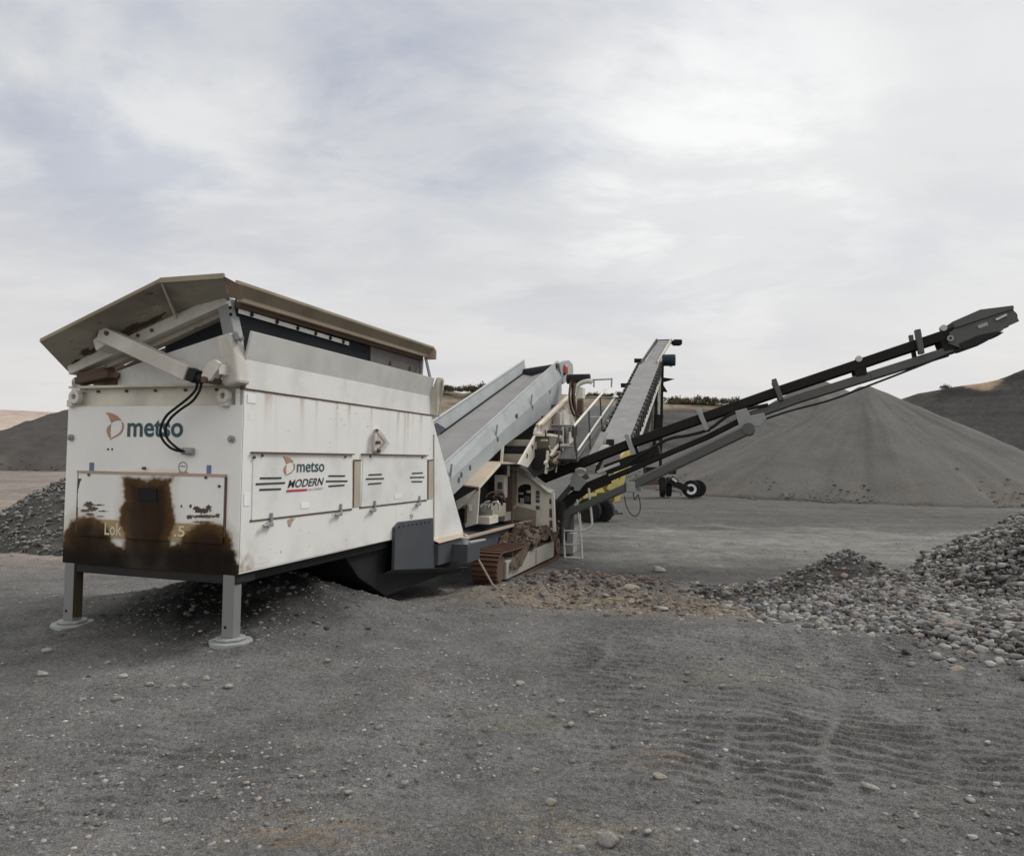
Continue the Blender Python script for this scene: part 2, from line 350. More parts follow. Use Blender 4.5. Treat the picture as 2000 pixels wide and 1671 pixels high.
# ------------------------------------------------------------------ terrain
OX, OY = O.x, O.y
def local_uv(x, y): return (x - OX) * U.x + (y - OY) * U.y, (x - OX) * V.x + (y - OY) * V.y
def ground_z(x, y, detail=True):
    z = -0.40 * sst(8.0, 11.8, y + 0.12 * x)
    u, v = local_uv(x, y)
    z = z + 0.52 * np.exp(-(((u - 1.8) / 1.0) ** 2 + ((v - 0.95) / 1.35) ** 2) ** 0.9)       # fines spilled under the hopper
    z = z + 0.16 * np.exp(-(((u - 4.9) / 1.0) ** 2 + ((v + 0.75) / 0.7) ** 2))                    # low bank beside the tracks
    for fu, fv in ((0.06, 0.105), (0.06, 2.075)):
        rf = np.hypot(u - fu, v - fv); z = z + 0.045 * np.exp(-((rf - 0.27) / 0.10) ** 2) * (0.6 + 0.6 * noise2(x * 6, y * 6, 66))
    z = z + 0.20 * np.exp(-(((x - 1.2) / 1.0) ** 2 + ((y - 13.2) / 1.0) ** 2))                    # clods thrown up by the ladder
    r = np.hypot(x, y)
    far = sst(25, 120, r)
    z = z + fbm(x * 0.32, y * 0.32, 3, 3) * 0.045 + fbm(x * 0.02, y * 0.02, 3, 40) * 0.5 * far
    if detail:
        near = 1 - sst(18, 45, r)
        z = z + near * (fbm(x * 1.4, y * 1.4, 3, 9) * 0.022 + fbm(x * 5, y * 6.5, 4, 21) * 0.013)
        # clod-like roughness by the tracks
        cl = np.exp(-(((x - 1.6) / 2.6) ** 2 + ((y - 11.6) / 1.5) ** 2) ** 1.5)
        z = z + cl * np.abs(fbm(x * 3.1, y * 3.1, 4, 33)) * 0.10
        # crawler prints: low ridges across lanes that run away from the viewer
        def prints(ang, lane, sp, amp, mask, seed):
            ca, sa = math.cos(ang), math.sin(ang); a = y * ca + x * sa; b = x * ca - y * sa + 0.16 * fbm(x * 0.55, y * 0.55, 3, seed)
            li = np.floor(b / lane); fb = b / lane - li; off = _h(li, li * 0 + seed, 5); lam = 0.70 + 0.45 * _h(li, li * 0 + seed, 9)
            ph = a / sp + 7 * off + 0.7 * fbm(x * 0.8, y * 0.8, 3, seed + 1) + 0.8 * (fb - 0.5) * (off - 0.5)
            k = ph - np.floor(ph); saw = np.where(k < 0.18, k / 0.18, (1 - k) / 0.82) - 0.5
            edge = sst(0.0, 0.10, fb) * sst(1.0, 0.90, fb)
            pat = np.clip(0.75 + 0.6 * fbm(x * 0.75, y * 0.75, 3, seed + 2), 0.30, 1.05) * np.clip(0.9 + 0.55 * fbm(x * 4, y * 4, 3, seed + 3), 0.4, 1.2)
            m = mask * lam * edge * pat
            return amp * saw * m + 0.005 * (1 - edge) * mask * pat
        z = z + prints(0.30, 0.62, 0.132, 0.037, sst(-0.2, 0.7, x - 0.10 * (y - 4)) * sst(3.2, 4.4, y) * sst(10.2, 8.4, y + 0.3 * x * 0.5), 60)
        z = z + prints(-0.18, 0.55, 0.15, 0.020, sst(0.2, -0.5, x) * sst(-3.6, -2.2, x) * sst(3.2, 3.9, y) * sst(6.2, 5.2, y), 160)
    return z
def ground_tint(x, y):
    c = np.empty(x.shape + (3,)); c[:] = (0.137, 0.134, 0.130)
    def blend(col, w): c[:] = c * (1 - w[..., None]) + np.array(col) * w[..., None]
    n = fbm(x * 0.5, y * 0.5, 4, 5); n2 = fbm(x * 0.12, y * 0.12, 4, 6); n3 = fbm(x * 1.9, y * 1.9, 4, 8)
    blend((0.155, 0.151, 0.146), np.clip(n * 0.9, 0, 0.8)); blend((0.102, 0.101, 0.101), np.clip(-n * 0.9, 0, 0.8))
    blend((0.16, 0.14, 0.115), np.clip(n3 - 0.45, 0, 0.45) * 0.6)
    t = np.exp(-(((x - 1.9) / 3.0) ** 2 + ((y - 11.3 + 0.1 * x) / 1.35) ** 2) ** 1.4)
    blend((0.185, 0.150, 0.115), np.clip(t * (0.85 + 0.6 * n3), 0, 1))
    for (px_, py_, r_x, r_y, col) in ((0.94, 4.68, .20, .14, (0.16, 0.135, 0.115)), (0.30, 3.75, .4, .2, (0.17, 0.155, 0.13)), (-1.0, 3.7, .35, .2, (0.17, 0.145, 0.12)), (1.9, 6.3, .5, .3, (0.15, 0.143, 0.122)), (0.1, 5.3, .3, .12, (0.15, 0.147, 0.122))):
        blend(col, np.clip(np.exp(-(((x - px_) / r_x) ** 2 + ((y - py_) / r_y) ** 2)) * (0.8 + 1.6 * fbm(x * 7, y * 7, 3, 555)), 0, 1))
    rt = sst(12, 16, y) * sst(0.5, 4, x); lt = sst(11, 18, y) * sst(-1.5, -5, x)
    blend((0.100, 0.098, 0.092), rt * 0.9)
    band = sst(15.0, 16.6, y + n) * sst(25, 21.5, y - 0.10 * x + 2.0 * n) * sst(1, 4, x)
    blend((0.195, 0.190, 0.174), np.clip(band * (0.75 + n3 * 0.3), 0, 1))
    blend((0.225, 0.190, 0.165), np.clip(lt * (0.8 + 0.4 * n2), 0, 1))
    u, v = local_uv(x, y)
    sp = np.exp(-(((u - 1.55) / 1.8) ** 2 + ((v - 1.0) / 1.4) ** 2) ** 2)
    blend((0.015, 0.014, 0.0135), np.clip(sp * (1.0 + 0.3 * n3), 0, 1))  # dark spilled fines, with shade under the hopper painted into the ground colour
    mid = sst(11, 15, y) * sst(60, 30, y); st_ = fbm(x * 0.10, y * 0.85, 5, 91); st2 = fbm(x * 0.35 + y * 0.2, y * 2.2, 4, 92)
    c = c * (1 + (0.20 * st_ + 0.12 * st2)[..., None] * mid[..., None])
    return c * (1 + 0.10 * n2[..., None])
def build_ground():
    hh = CAMZ * 739.0
    ys, r = [], 2.9
    rs = [0.0, 0.5, 1.0, 1.5, 2.0, 2.4]
    while r < 60: rs.append(r); r += max(0.0055, (0.34 if r < 10 else 0.75) * r * r / hh)
    while r < 9000: rs.append(r); r *= 1.045
    rs = np.array(rs + [9000.0])
    a_in = np.linspace(-0.72, 0.72, 760); a_out = np.linspace(0.72, 2 * math.pi - 0.72, 70)[1:-1]
    an = np.concatenate([a_in, a_out]); R, T = np.meshgrid(rs, an, indexing='ij')
    X, Y = R * np.sin(T), R * np.cos(T); Z = ground_z(X, Y)
    P = np.stack([X, Y, Z], -1).reshape(-1, 3)
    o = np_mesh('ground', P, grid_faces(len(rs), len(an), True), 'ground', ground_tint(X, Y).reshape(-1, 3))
    tag(o, 'bare grey gravel yard with crawler prints across the quarry floor', 'ground', kind='structure')
build_ground()

def ico(sub):
    bm = bmesh.new(); bmesh.ops.create_icosphere(bm, subdivisions=sub, radius=1.0); bm.verts.ensure_lookup_table()
    v = np.array([p.co[:] for p in bm.verts]); f = np.array([[q.index for q in p.verts] for p in bm.faces]); bm.free(); return v, f
def stone_variants(sub, k, angular=0.25):
    v, f = ico(sub); out = []
    for i in range(k):
        d = 1 + angular * (fbm(v[:, 0] * 0.9 + 5 * i, v[:, 1] * 0.9 + v[:, 2] * 0.7, 2, 100 + i))
        w = v * d[:, None]
        for _ in range(5):                 # worn facets
            n = RNG.normal(size=3); n /= np.linalg.norm(n); h = RNG.uniform(0.55, 0.9); e = w @ n - h
            w = w - np.outer(np.clip(e, 0, None) * 0.85, n)
        out.append(w)
    return out, f
def stones_mesh(name, pos, rad, tint, mat='stone', sub=1, flat=(0.45, 0.75), smooth=True, tilt=0.35, angular=0.25):
    var, f = stone_variants(sub, 10, angular); n = len(pos); nv = len(var[0])
    VV = np.stack(var)[RNG.integers(0, len(var), n)]
    s = np.stack([rad * RNG.uniform(0.9, 1.35, n), rad * RNG.uniform(0.7, 1.0, n), rad * RNG.uniform(*flat, n)], -1)
    VV = VV * s[:, None, :]
    a = RNG.uniform(0, 2 * math.pi, n); t = RNG.normal(0, tilt, n); c, si, ct, st = np.cos(a), np.sin(a), np.cos(t), np.sin(t)
    x, y, z = VV[..., 0], VV[..., 1], VV[..., 2]
    y, z = y * ct[:, None] - z * st[:, None], y * st[:, None] + z * ct[:, None]
    x, y = x * c[:, None] - y * si[:, None], x * si[:, None] + y * c[:, None]
    P = np.stack([x, y, z], -1) + pos[:, None, :]
    FF = (f[None] + (np.arange(n) * nv)[:, None, None]).reshape(-1, 3)
    return np_mesh(name, P.reshape(-1, 3), FF, mat, np.repeat(tint, nv, 0), smooth)
def stone_colours(n, lo=0.09, hi=0.30, warm=0.15):
    v = lo + (hi - lo) * RNG.beta(1.6, 2.6, n); k = RNG.random(n)
    c = v[:, None] * np.array([1.0, 0.97, 0.92])
    c[k < warm] = v[k < warm, None] * np.array([1.08, 0.90, 0.76]); c[k > 1 - warm * 0.5] = v[k > 1 - warm * 0.5, None] * np.array([0.95, 0.98, 1.0])
    return c

# loose gravel lying over the yard
def scatter_gravel():
    n = 95000
    r = 3.0 * np.exp(RNG.random(n) ** 0.85 * math.log(34 / 3.0)); a = RNG.uniform(-0.70, 0.70, n)
    x, y = r * np.sin(a), r * np.cos(a)
    dens = np.clip(0.35 + 0.9 * fbm(x * 0.6, y * 0.6, 3, 50), 0.05, 1)
    k = RNG.random(n) < dens; x, y, r = x[k], y[k], r[k]
    rad = 0.0032 + 0.017 * RNG.random(len(x)) ** 7
    rad = rad * (1 + 0.02 * r)
    c = stone_colours(len(x), 0.08, 0.46, 0.25)
    # clods and brown rubble round the tracks
    m = 6500; x2 = RNG.normal(1.9, 2.1, m); y2 = 11.4 - 0.1 * x2 + RNG.normal(0, 0.85, m)
    u, v = local_uv(x2, y2); k = ~((u > 5.9) & (u < 10.6) & (v > -0.42) & (v < 2.5)) & (x2 > -0.3); x2, y2 = x2[k], y2[k]
    rad2 = 0.006 + 0.055 * RNG.random(len(x2)) ** 7; c2 = stone_colours(len(x2), 0.10, 0.34, 0.35) * np.array([1.03, 0.94, 0.85])
    m = 900; x3 = RNG.normal(1.5, 0.75, m); y3 = 13.3 + RNG.normal(0, 0.5, m)
    rad3 = 0.02 + 0.07 * RNG.random(m) ** 3; c3 = stone_colours(m, 0.07, 0.2, 0.5) * np.array([1.0, 0.88, 0.84])
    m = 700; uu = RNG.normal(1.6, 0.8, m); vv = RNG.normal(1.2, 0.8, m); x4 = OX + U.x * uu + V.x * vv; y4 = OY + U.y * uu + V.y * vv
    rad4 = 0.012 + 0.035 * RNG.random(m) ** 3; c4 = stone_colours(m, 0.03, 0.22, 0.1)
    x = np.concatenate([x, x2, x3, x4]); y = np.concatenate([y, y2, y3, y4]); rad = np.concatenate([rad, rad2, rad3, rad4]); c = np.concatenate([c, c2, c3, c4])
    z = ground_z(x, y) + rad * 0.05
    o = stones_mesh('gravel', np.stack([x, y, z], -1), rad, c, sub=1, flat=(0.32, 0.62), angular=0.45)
    tag(o, 'small grey and tan stones strewn over the bare yard', 'gravel', kind='stuff')
scatter_gravel()

# heaps of coarse stone
def heap(name, hfun, box, n, size, label, lo, hi, sub=2, step=0.12, warm=0.15, base=(0.085, 0.08, 0.075), fringe=0.03):
    x0, x1, y0, y1 = box; xs = np.arange(x0, x1, step); ys = np.arange(y0, y1, step); X, Y = np.meshgrid(xs, ys, indexing='ij')
    H = hfun(X, Y); Z = ground_z(X, Y, False) + H - 0.04 + 0.03 * fbm(X * 2, Y * 2, 3, 12) - 0.25 * (H <= 0.001)
    tint = np.ones((X.size, 3)) * np.array(base)
    root = np_mesh(name, np.stack([X, Y, Z], -1).reshape(-1, 3), grid_faces(len(xs), len(ys)), 'stone', tint)
    tag(root, label, 'stone heap')
    x = RNG.uniform(x0, x1, n); y = RNG.uniform(y0, y1, n); h = hfun(x, y)
    k = (h > 0.035) | (RNG.random(n) < 0.45 * np.exp(-30 * np.clip(-h, 0, 9)) + fringe * 0.3 * np.exp(-5 * np.clip(-h, 0, 9))); x, y, h = x[k], y[k], h[k]
    rad = size[0] + (size[1] * 1.35 - size[0]) * RNG.random(len(x)) ** 4
    z = ground_z(x, y, False) + np.clip(h, 0, None) + RNG.uniform(-0.02, 0.035, len(x)) * (h > 0.05) + rad * 0.2
    o = stones_mesh('cobbles', np.stack([x, y, z], -1), rad, stone_colours(len(x), lo, hi, warm), sub=sub, flat=(0.4, 0.8), tilt=0.5, angular=0.4)
    o.parent = root; o['kind'] = 'stuff'
    return root
def right_heap(x, y):
    d = np.hypot(x - 11.1, y - 11.4) + 0.35 * fbm(x * 0.6, y * 0.6, 3, 90)
    a = np.maximum(3.0 - 0.6 * d, 0.42 * (1 - (d - 3.5) / 4.1))
    return np.clip(a, -1, 3)
def low_heap(x, y):
    e = np.hypot((x - 6.0) / 1.5, (y - 13.2) / 1.25) + 0.25 * fbm(x * 0.9, y * 0.9, 3, 95); e2 = np.hypot((x - 4.6) / 1.5, (y - 12.2) / 0.9) + 0.3 * fbm(x, y, 3, 97)
    return np.maximum(0.66 * (1 - e), 0.26 * (1 - e2))
def left_heap(x, y): return np.clip(2.45 - 0.6 * (np.hypot(x + 10.3, y - 20) + 0.3 * fbm(x * 0.5, y * 0.5, 3, 99)), -1, 3)
heap('cobble_heap', right_heap, (3.0, 10.5, 4.6, 13.5), 46000, (0.014, 0.052), 'big heap of grey river cobbles sloping in at the right edge of the picture', 0.06, 0.42, warm=0.08)
heap('stone_heap', low_heap, (2.8, 8.2, 10.8, 15.2), 8000, (0.012, 0.046), 'low heap of mixed brown and grey stones beside the big cobble heap', 0.07, 0.36, warm=0.25)
heap('coarse_heap', left_heap, (-15.5, -5.5, 15.2, 25.0), 14000, (0.022, 0.060), 'heap of coarse grey stone beyond the left side of the white hopper', 0.09, 0.36, sub=1)

# fine stockpiles
def cone_pile(name, cones, label, tint, nr=150, na=260, rough=0.10, mat='pile_fine', tints=None):
    cx = cones[0][0]; cy = cones[0][1]; RM = max(c[3] + math.hypot(c[0] - cx, c[1] - cy) for c in cones) * 1.03
    rs = np.linspace(0, RM, nr); an = np.linspace(0, 2 * math.pi, na, endpoint=False); R, T = np.meshgrid(rs, an, indexing='ij')
    X, Y = cx + R * np.sin(T), cy + R * np.cos(T); H = np.full(X.shape, -1.0)
    for (x, y, h, rr, top) in cones:
        d = np.hypot(X - x, Y - y); wob = 0.35 * fbm(np.arctan2(X - x, Y - y) * 2.2, d * 0.05, 4, 31)
        H = np.maximum(H, np.minimum(h * (1 - d / rr), h - top) + wob * sst(0.5, 6, d))
    H = H + rough * fbm(X * 0.35, Y * 0.35, 4, 77)
    Z = np.where(H > 0, H, H - 0.5) - 0.40 + 0.0
    c = np.ones(X.shape + (3,)) * np.array(tint)
    c = c * (1 + 0.07 * fbm(X * 0.2, Y * 0.2, 4, 14)[..., None])
    foot = sst(2.6, 0.2, H) * np.clip(0.3 + fbm(X * 0.2, Y * 0.2, 3, 15), 0, 1); c = c * (1 - 0.5 * foot[..., None]) + np.array((0.155, 0.128, 0.108)) * 0.5 * foot[..., None]
    th = np.arctan2(X - cx, Y - cy); run = fbm(th * 14, R * 0.04, 4, 61) * sst(1, 8, R); c = c * (1 + 0.10 * run[..., None]); Z = Z + 0.025 * run * (H > 0)
    o = np_mesh(name, np.stack([X, Y, Z], -1).reshape(-1, 3), grid_faces(nr, na, True), mat, c.reshape(-1, 3)); tag(o, label, 'gravel pile')
    P = []
    for (x, y, h, rr, top) in cones:
        n = 2600; t = RNG.uniform(0, 2 * math.pi, n); d = rr * (1.0 - np.abs(RNG.normal(0, 0.07, n))) + RNG.exponential(0.35, n) * (RNG.random(n) < .5); P.append(np.stack([x + d * np.sin(t), y + d * np.cos(t), np.maximum(h * (1 - d / rr), 0) - .38], -1))
    P = np.concatenate(P); q = stones_mesh('toe_stones', P, 0.03 + 0.12 * RNG.random(len(P)) ** 4, stone_colours(len(P), tint[0] * .8, tint[0] * 1.7, .2), sub=1, angular=.5); q.parent = o; q['kind'] = 'stuff'
    return o
cone_pile('gravel_stockpile', [(25.8, 54, 8.0, 14.9, 0.22), (27.5, 66, 9.7, 18.5, 0.2)], 'large smooth conical stockpile of fine grey gravel behind the long side conveyor', (0.122, 0.119, 0.111))
cone_pile('dark_gravel_pile', [(-51, 92, 8.8, 20.8, 0.3), (-38, 99, 8.9, 21, 0.3)], 'dark grey gravel pile far off beyond the left edge of the hopper', (0.075, 0.069, 0.064), rough=0.25)

# banks and hills behind the yard: a crest traced over the skyline, with its own foot and back
def bank(name, crest, depth, foot, label, face, cap, capw, kind='structure', cat='hill', rough=0.5, drop=-0.6, nfx=300, nv=60, sa=0.22, sf=1.6, disp=0.05, patch=None, capx=None):
    xs = np.linspace(crest[0][0], crest[-1][0], nfx); ysk = np.interp(xs, [c[0] for c in crest], [c[1] for c in crest])
    ds = np.interp(xs, [crest[0][0], crest[-1][0]], depth)
    top = np.array([D(a, b, d)[:] for a, b, d in zip(xs, ysk, ds)])
    vs = np.linspace(0, 1.35, nv); P = np.zeros((nv, nfx, 3)); C = np.zeros((nv, nfx, 3))
    for i, t in enumerate(vs):
        if t <= 1:
            dd = ds - foot * (1 - t); P[i, :, 0] = top[:, 0] * (dd / ds) if False else top[:, 0]; P[i, :, 1] = dd
            P[i, :, 2] = drop + (top[:, 2] - drop) * (t ** 0.9)
        else:
            P[i, :, 0] = top[:, 0]; P[i, :, 1] = ds + (t - 1) * foot * 3; P[i, :, 2] = top[:, 2] * (1 - (t - 1) * 0.7)
    nz = fbm(P[..., 0] * 0.06, P[..., 1] * 0.06 + P[..., 2] * 0.1, 5, 200)
    wgt = np.clip(1 - np.abs(vs - 1) / 0.06, 0, 1)[:, None]
    P[..., 1] += nz * foot * disp; P[..., 2] += rough * nz * (1 - wgt) * np.clip(vs, 0, 1)[:, None] + wgt * 0.10 * fbm(P[..., 0] * 0.5, P[..., 1] * 0.1, 3, 201) * min(1, rough)
    cw = capw if capx is None else np.interp(xs, [c[0] for c in capx], [c[1] for c in capx])[None, :]
    k = sst(1 - cw * 1.2, 1 - cw * 0.85, vs[:, None] + 0.06 * fbm(P[..., 0] * 0.05, P[..., 2] * 0.3, 4, 203))[..., None]
    strat = 1 + sa * fbm(P[..., 0] * 0.02, P[..., 2] * sf, 4, 207)[..., None]
    mott = np.clip(0.5 + 1.2 * fbm(P[..., 0] * 0.12, P[..., 2] * 0.8, 4, 211), 0, 1)[..., None]
    C = (np.array(face) * (1 - k) + (np.array(cap) * mott + np.array(cap) * np.array((.62, .62, .66)) * (1 - mott)) * k) * strat * (1 + 0.15 * nz[..., None])
    if patch:
        e = np.hypot((xs[None, :] - patch[0]) / patch[1], (vs[:, None] - 1.0) / patch[2]) + 0.35 * fbm(P[..., 0] * 0.25, P[..., 2] * 0.5, 3, 215)
        w = sst(1.05, 0.75, e)[..., None]; C = C * (1 - w) + np.array(patch[3]) * (0.8 + 0.4 * mott) * w
    o = np_mesh(name, P.reshape(-1, 3), grid_faces(nv, nfx), 'far_land', C.reshape(-1, 3))
    return tag(o, label, cat, kind=kind)
bank('hill', [(520, 752), (760, 752), (845, 757), (905, 766), (945, 760), (1020, 765), (1100, 768), (1190, 772), (1300, 784), (1440, 788), (1600, 790), (1800, 800)], (150, 165), 46, 'low tan hillside with a dark foot closing the quarry behind the machines', (0.078, 0.073, 0.068), (0.215, 0.18, 0.13), 0.36, capx=[(520, .5), (1000, .5), (1190, .42), (1290, .16), (1450, .12), (1800, .1)])
bank('spoil_hill', [(1560, 815), (1660, 795), (1765, 778), (1800, 767), (1850, 757), (1905, 748), (1950, 741), (2000, 721), (2060, 700), (2200, 672), (2400, 640)], (100, 82), 22, 'dark grey spoil hill rising at the right with a tan patch on its crest', (0.062, 0.060, 0.057), (0.075, 0.07, 0.062), 0.12, rough=0.9, patch=(1925, 42, 0.055, (0.27, 0.205, 0.145)))
bank('plain', [(-900, 786), (-400, 792), (0, 799), (130, 805), (400, 812), (700, 822), (1100, 835)], (900, 1100), 620, 'pale tan plain stretching to the far horizon on the left', (0.40, 0.33, 0.28), (0.47, 0.365, 0.31), 0.3, rough=1.0, sa=0.10, sf=0.08, disp=0.002)  # distance haze put into the land colour as paleness

# ------------------------------------------------------------------ shrubs on the skyline
def bush_mesh(seed, n=420):
    rg = np.random.default_rng(seed); c = rg.normal(size=(5, 3)) * (0.42, 0.42, 0.16) + (0, 0, 0.45)
    k = rg.integers(0, 5, n); p = c[k] + rg.normal(size=(n, 3)) * (0.22, 0.22, 0.17); p[:, 2] = np.abs(p[:, 2])
    a = rg.normal(size=(n, 3)); a /= np.linalg.norm(a, axis=1)[:, None]; b = np.cross(a, rg.normal(size=(n, 3))); b /= np.linalg.norm(b, axis=1)[:, None]
    s = rg.uniform(0.06, 0.14, n)[:, None]
    P = np.stack([p - a * s, p + b * s * 0.6, p + a * s, p - b * s * 0.6], 1).reshape(-1, 3)
    return P, np.arange(n * 4).reshape(-1, 4), np.repeat(rg.uniform(0.7, 1.3, n), 4)
BUSHES = []
for i in range(5):
    P, Fc, v = bush_mesh(300 + i); col = (np.array((0.105, 0.105, 0.062)) if i % 2 else np.array((0.125, 0.105, 0.065)))
    o = np_mesh('shrub', P, Fc, 'bush_leaf', v[:, None] * col, False); me = o.data; bpy.data.objects.remove(o); BUSHES.append(me)
def shrub(x, y, depth, size, label, group):
    o = bpy.data.objects.new('shrub', random.choice(BUSHES)); COL.objects.link(o)
    o.location = D(x, y, depth); o.location.z -= size * 0.15; s = size * random.uniform(0.8, 1.2); o.scale = (s * random.uniform(1, 1.7), s, s * random.uniform(0.75, 1.1))
    o.rotation_euler.z = random.uniform(0, 6.28); tag(o, label, 'shrub', group)
for x in (850, 859, 868, 874, 883, 893, 904, 915, 924, 931, 938, 948, 958, 970):
    shrub(x, 757 + 0.09 * abs(x - 900) * 0.3 + 5, 151, 1.5, 'brown dry shrub on the hill crest between the hopper and the feed conveyor', 'shrubs on the crest left of the feed conveyor')
for x in (1150, 1163, 1171, 1184, 1196, 1207):
    shrub(x, 775, 156, 1.2, 'dry shrub on the hill crest behind the handrails', 'shrubs on the crest behind the handrails')
for x in (1304, 1311, 1318, 1324, 1331, 1338, 1345, 1352, 1361, 1374, 1382, 1389, 1398, 1410, 1424, 1437):
    shrub(x, 787, 158, 1.5, 'green brown shrub on the hill crest right of the stacker conveyor', 'shrubs on the crest right of the stacker')
shrub(1846, 759, 93, 0.6, 'single small dark shrub on the ridge of the spoil hill', None)

# ------------------------------------------------------------------ the mobile screening plant (built in its own frame: x along, y to its far side, z up)
M3 = Matrix(((U.x, V.x, 0), (U.y, V.y, 0), (0, 0, 1)))
plant = empty('mobile_screening_plant', O, M3)
tag(plant, 'white tracked screening plant with tall hopper, inclined feed belt and long black side conveyor', 'screening plant')
HW = 2.17                                  # hopper width
def lin(p, q, t): return Vector(p).lerp(Vector(q), t)

# --- front panel with its oil-caked stain, gate, lettering
def stain_field(px, py):
    n = 4.5 * fbm(px * 0.03, py * 0.03, 4, 401) + 2.2 * fbm(px * 0.12, py * 0.12, 3, 402)
    def rect(x0, y0, x1, y1):
        return np.maximum(np.maximum(x0 - px, px - x1), np.maximum(y0 - py, py - y1))
    def ell(cx, cy, rx, ry): return (np.hypot((px - cx) / rx, (py - cy) / ry) - 1) * min(rx, ry)
    d = rect(241, 933, 336, 1200)
    d = np.minimum(d, ell(171, 1056, 48, 48)); d = np.minimum(d, ell(288, 1010, 54, 62)); d = np.minimum(d, ell(404, 1072, 52, 52))
    line = np.interp(px, [100, 130, 210, 235, 262, 320, 345, 375, 440, 470, 490], [1052, 1055, 1052, 1068, 1078, 1064, 1062, 1058, 1060, 1085, 1120])
    d = np.minimum(d, line - py)
    d = np.where(px > 452, np.maximum(d, px - 462 + (1085 - py) * 0.25), d)
    m = sst(5, -5, d + n)
    return m, d + n
def scuff_field(px, py):
    m = np.zeros_like(px)
    for (cx, cy, rx, ry) in ((173, 985, 9, 6), (165, 997, 10, 3), (180, 993, 10, 5), (176, 1004, 8, 3.5), (192, 986, 12, 1.6), (200, 998, 12, 1.4), (196, 1008, 8, 1.3),
                             (395, 997, 17, 5), (407, 991, 6, 5), (383, 992, 6, 4), (398, 1008, 28, 3.2), (425, 1007, 5, 4), (370, 1009, 6, 4), (395, 1019, 20, 2), (354, 988, 2.2, 3), (372, 988, 3, 3.5)):
        d = np.hypot((px - cx) / rx, (py - cy) / ry) + 0.35 * fbm(px * 0.2, py * 0.2, 3, 410)
        m = np.maximum(m, sst(1.1, 0.9, d))
    e = np.abs(px - np.interp(py, [935, 950, 965, 980, 1010], [153, 150, 147, 150, 151.5])) / np.interp(py, [933, 940, 955, 970, 980, 1010, 1020], [9, 4, 5, 4, 1.6, 1.2, 0.1]) + 0.3 * fbm(px * 0.2, py * 0.15, 2, 412)
    m = np.maximum(m, sst(1.1, 0.85, e) * (py > 934) * (py < 1015))
    return m
def painted_sheet(name, u, y0, y1, z0, z1, ny, nz, parent, stripe):
    ys = np.linspace(y0, y1, ny); zs = np.linspace(z0, z1, nz); Y, Z = np.meshgrid(ys, zs, indexing='ij')
    PX = np.empty_like(Y); PY = np.empty_like(Y)
    for i in range(ny):
        for j in range(nz): PX[i, j], PY[i, j] = pix((u, Y[i, j], Z[i, j]))
    c = np.ones(Y.shape + (3,)) * np.array((0.745, 0.738, 0.705))
    n = fbm(Y * 2.2, Z * 0.9, 4, 420)
    c *= 1 - 0.05 * np.clip(n, 0, 1)[..., None]
    if stripe:
        s = sst(1.5, -1.5, np.interp(PX, [150, 437], [1011.5, 1025]) - PY); c = c * (1 - s[..., None]) + np.array((0.36, 0.265, 0.14)) * s[..., None]
        s = np.clip(scuff_field(PX, PY) * 0.95, 0, 1); c = c * (1 - s[..., None]) + np.array((0.045, 0.018, 0.016)) * s[..., None]
    m, d = stain_field(PX, PY)
    deep = sst(0, -26, d); low = sst(1045, 1085, PY + 6 * n)
    st = np.array((0.080, 0.043, 0.012)) * (1 - deep[..., None]) + np.array((0.025, 0.0112, 0.0038)) * deep[..., None]
    st = st * (1 - 0.74 * low[..., None]); st *= 1 + 0.3 * fbm(Y * 9, Z * 4, 4, 430)[..., None]
    halo = sst(26, 0, d + 8 * n) * 0.30
    c = c * (1 - halo[..., None]) + np.array((0.30, 0.22, 0.11)) * halo[..., None]
    c = c * (1 - m[..., None]) + st * m[..., None]
    P = np.stack([np.full(Y.shape, u), Y, Z], -1).reshape(-1, 3)
    o = np_mesh(name, P, grid_faces(ny, nz)[:, ::-1], 'panel_paint', c.reshape(-1, 3), False); o.parent = parent
    sm = o.modifiers.new('solid', 'SOLIDIFY'); sm.thickness = 0.012; sm.offset = 1
    return o
front = painted_sheet('front_panel', 0.0, 0.0, HW, 0.69, 2.30, 210, 160, plant, False)
gz = [F(153, 934, -0.022), F(437, 942, -0.022), F(437, 1066, -0.022)]
gate = painted_sheet('gate', -0.022, 0.17, gz[0].y, 0.98, 1.62, 230, 110, front, True)
rimd = MB(); g0, g1 = 0.155, gz[0].y + 0.015
rimd.box((-0.030, g0, 1.615), (0.0, g1, 1.64)); rimd.build('gate_lip', 'pale_rust', front)
for k, zz in ((g0, 1.05), (g1 - .004, 1.02)): MB().box((-0.016, k - 0.004, zz), (-0.001, k + 0.008, 1.615)).build('gate_seam', 'rusty', front)
hb = MB(); q = [F(270, 952, -.026), F(306, 953, -.026), F(306, 979, -.026), F(270, 978, -.026)]; hb.prism(q, (-0.004, 0, 0)); hb.build('gate_slot', 'dark_hole', front)
def rectF(x0, y0, x1, y1, u):
    a, b = F(x0, y1, u), F(x1, y0, u); return [(u, a.y, a.z), (u, b.y, a.z), (u, b.y, b.z), (u, a.y, b.z)]
def rectS(x0, y0, x1, y1, v):
    a, b = S(x0, y1, v), S(x1, y0, v); return [(a.x, v, a.z), (b.x, v, a.z), (b.x, v, b.z), (a.x, v, b.z)]
decal_text('metso', rectF(248, 819, 358, 853, -0.004), 'ink_teal', front, 0.022)
decal_text('Lok', rectF(204, 1021, 238, 1044, -0.026), 'ink_cream', front, 0.01)
decal_text('.5', rectF(340, 1027, 361, 1047, -0.026), 'ink_cream', front, 0.01)
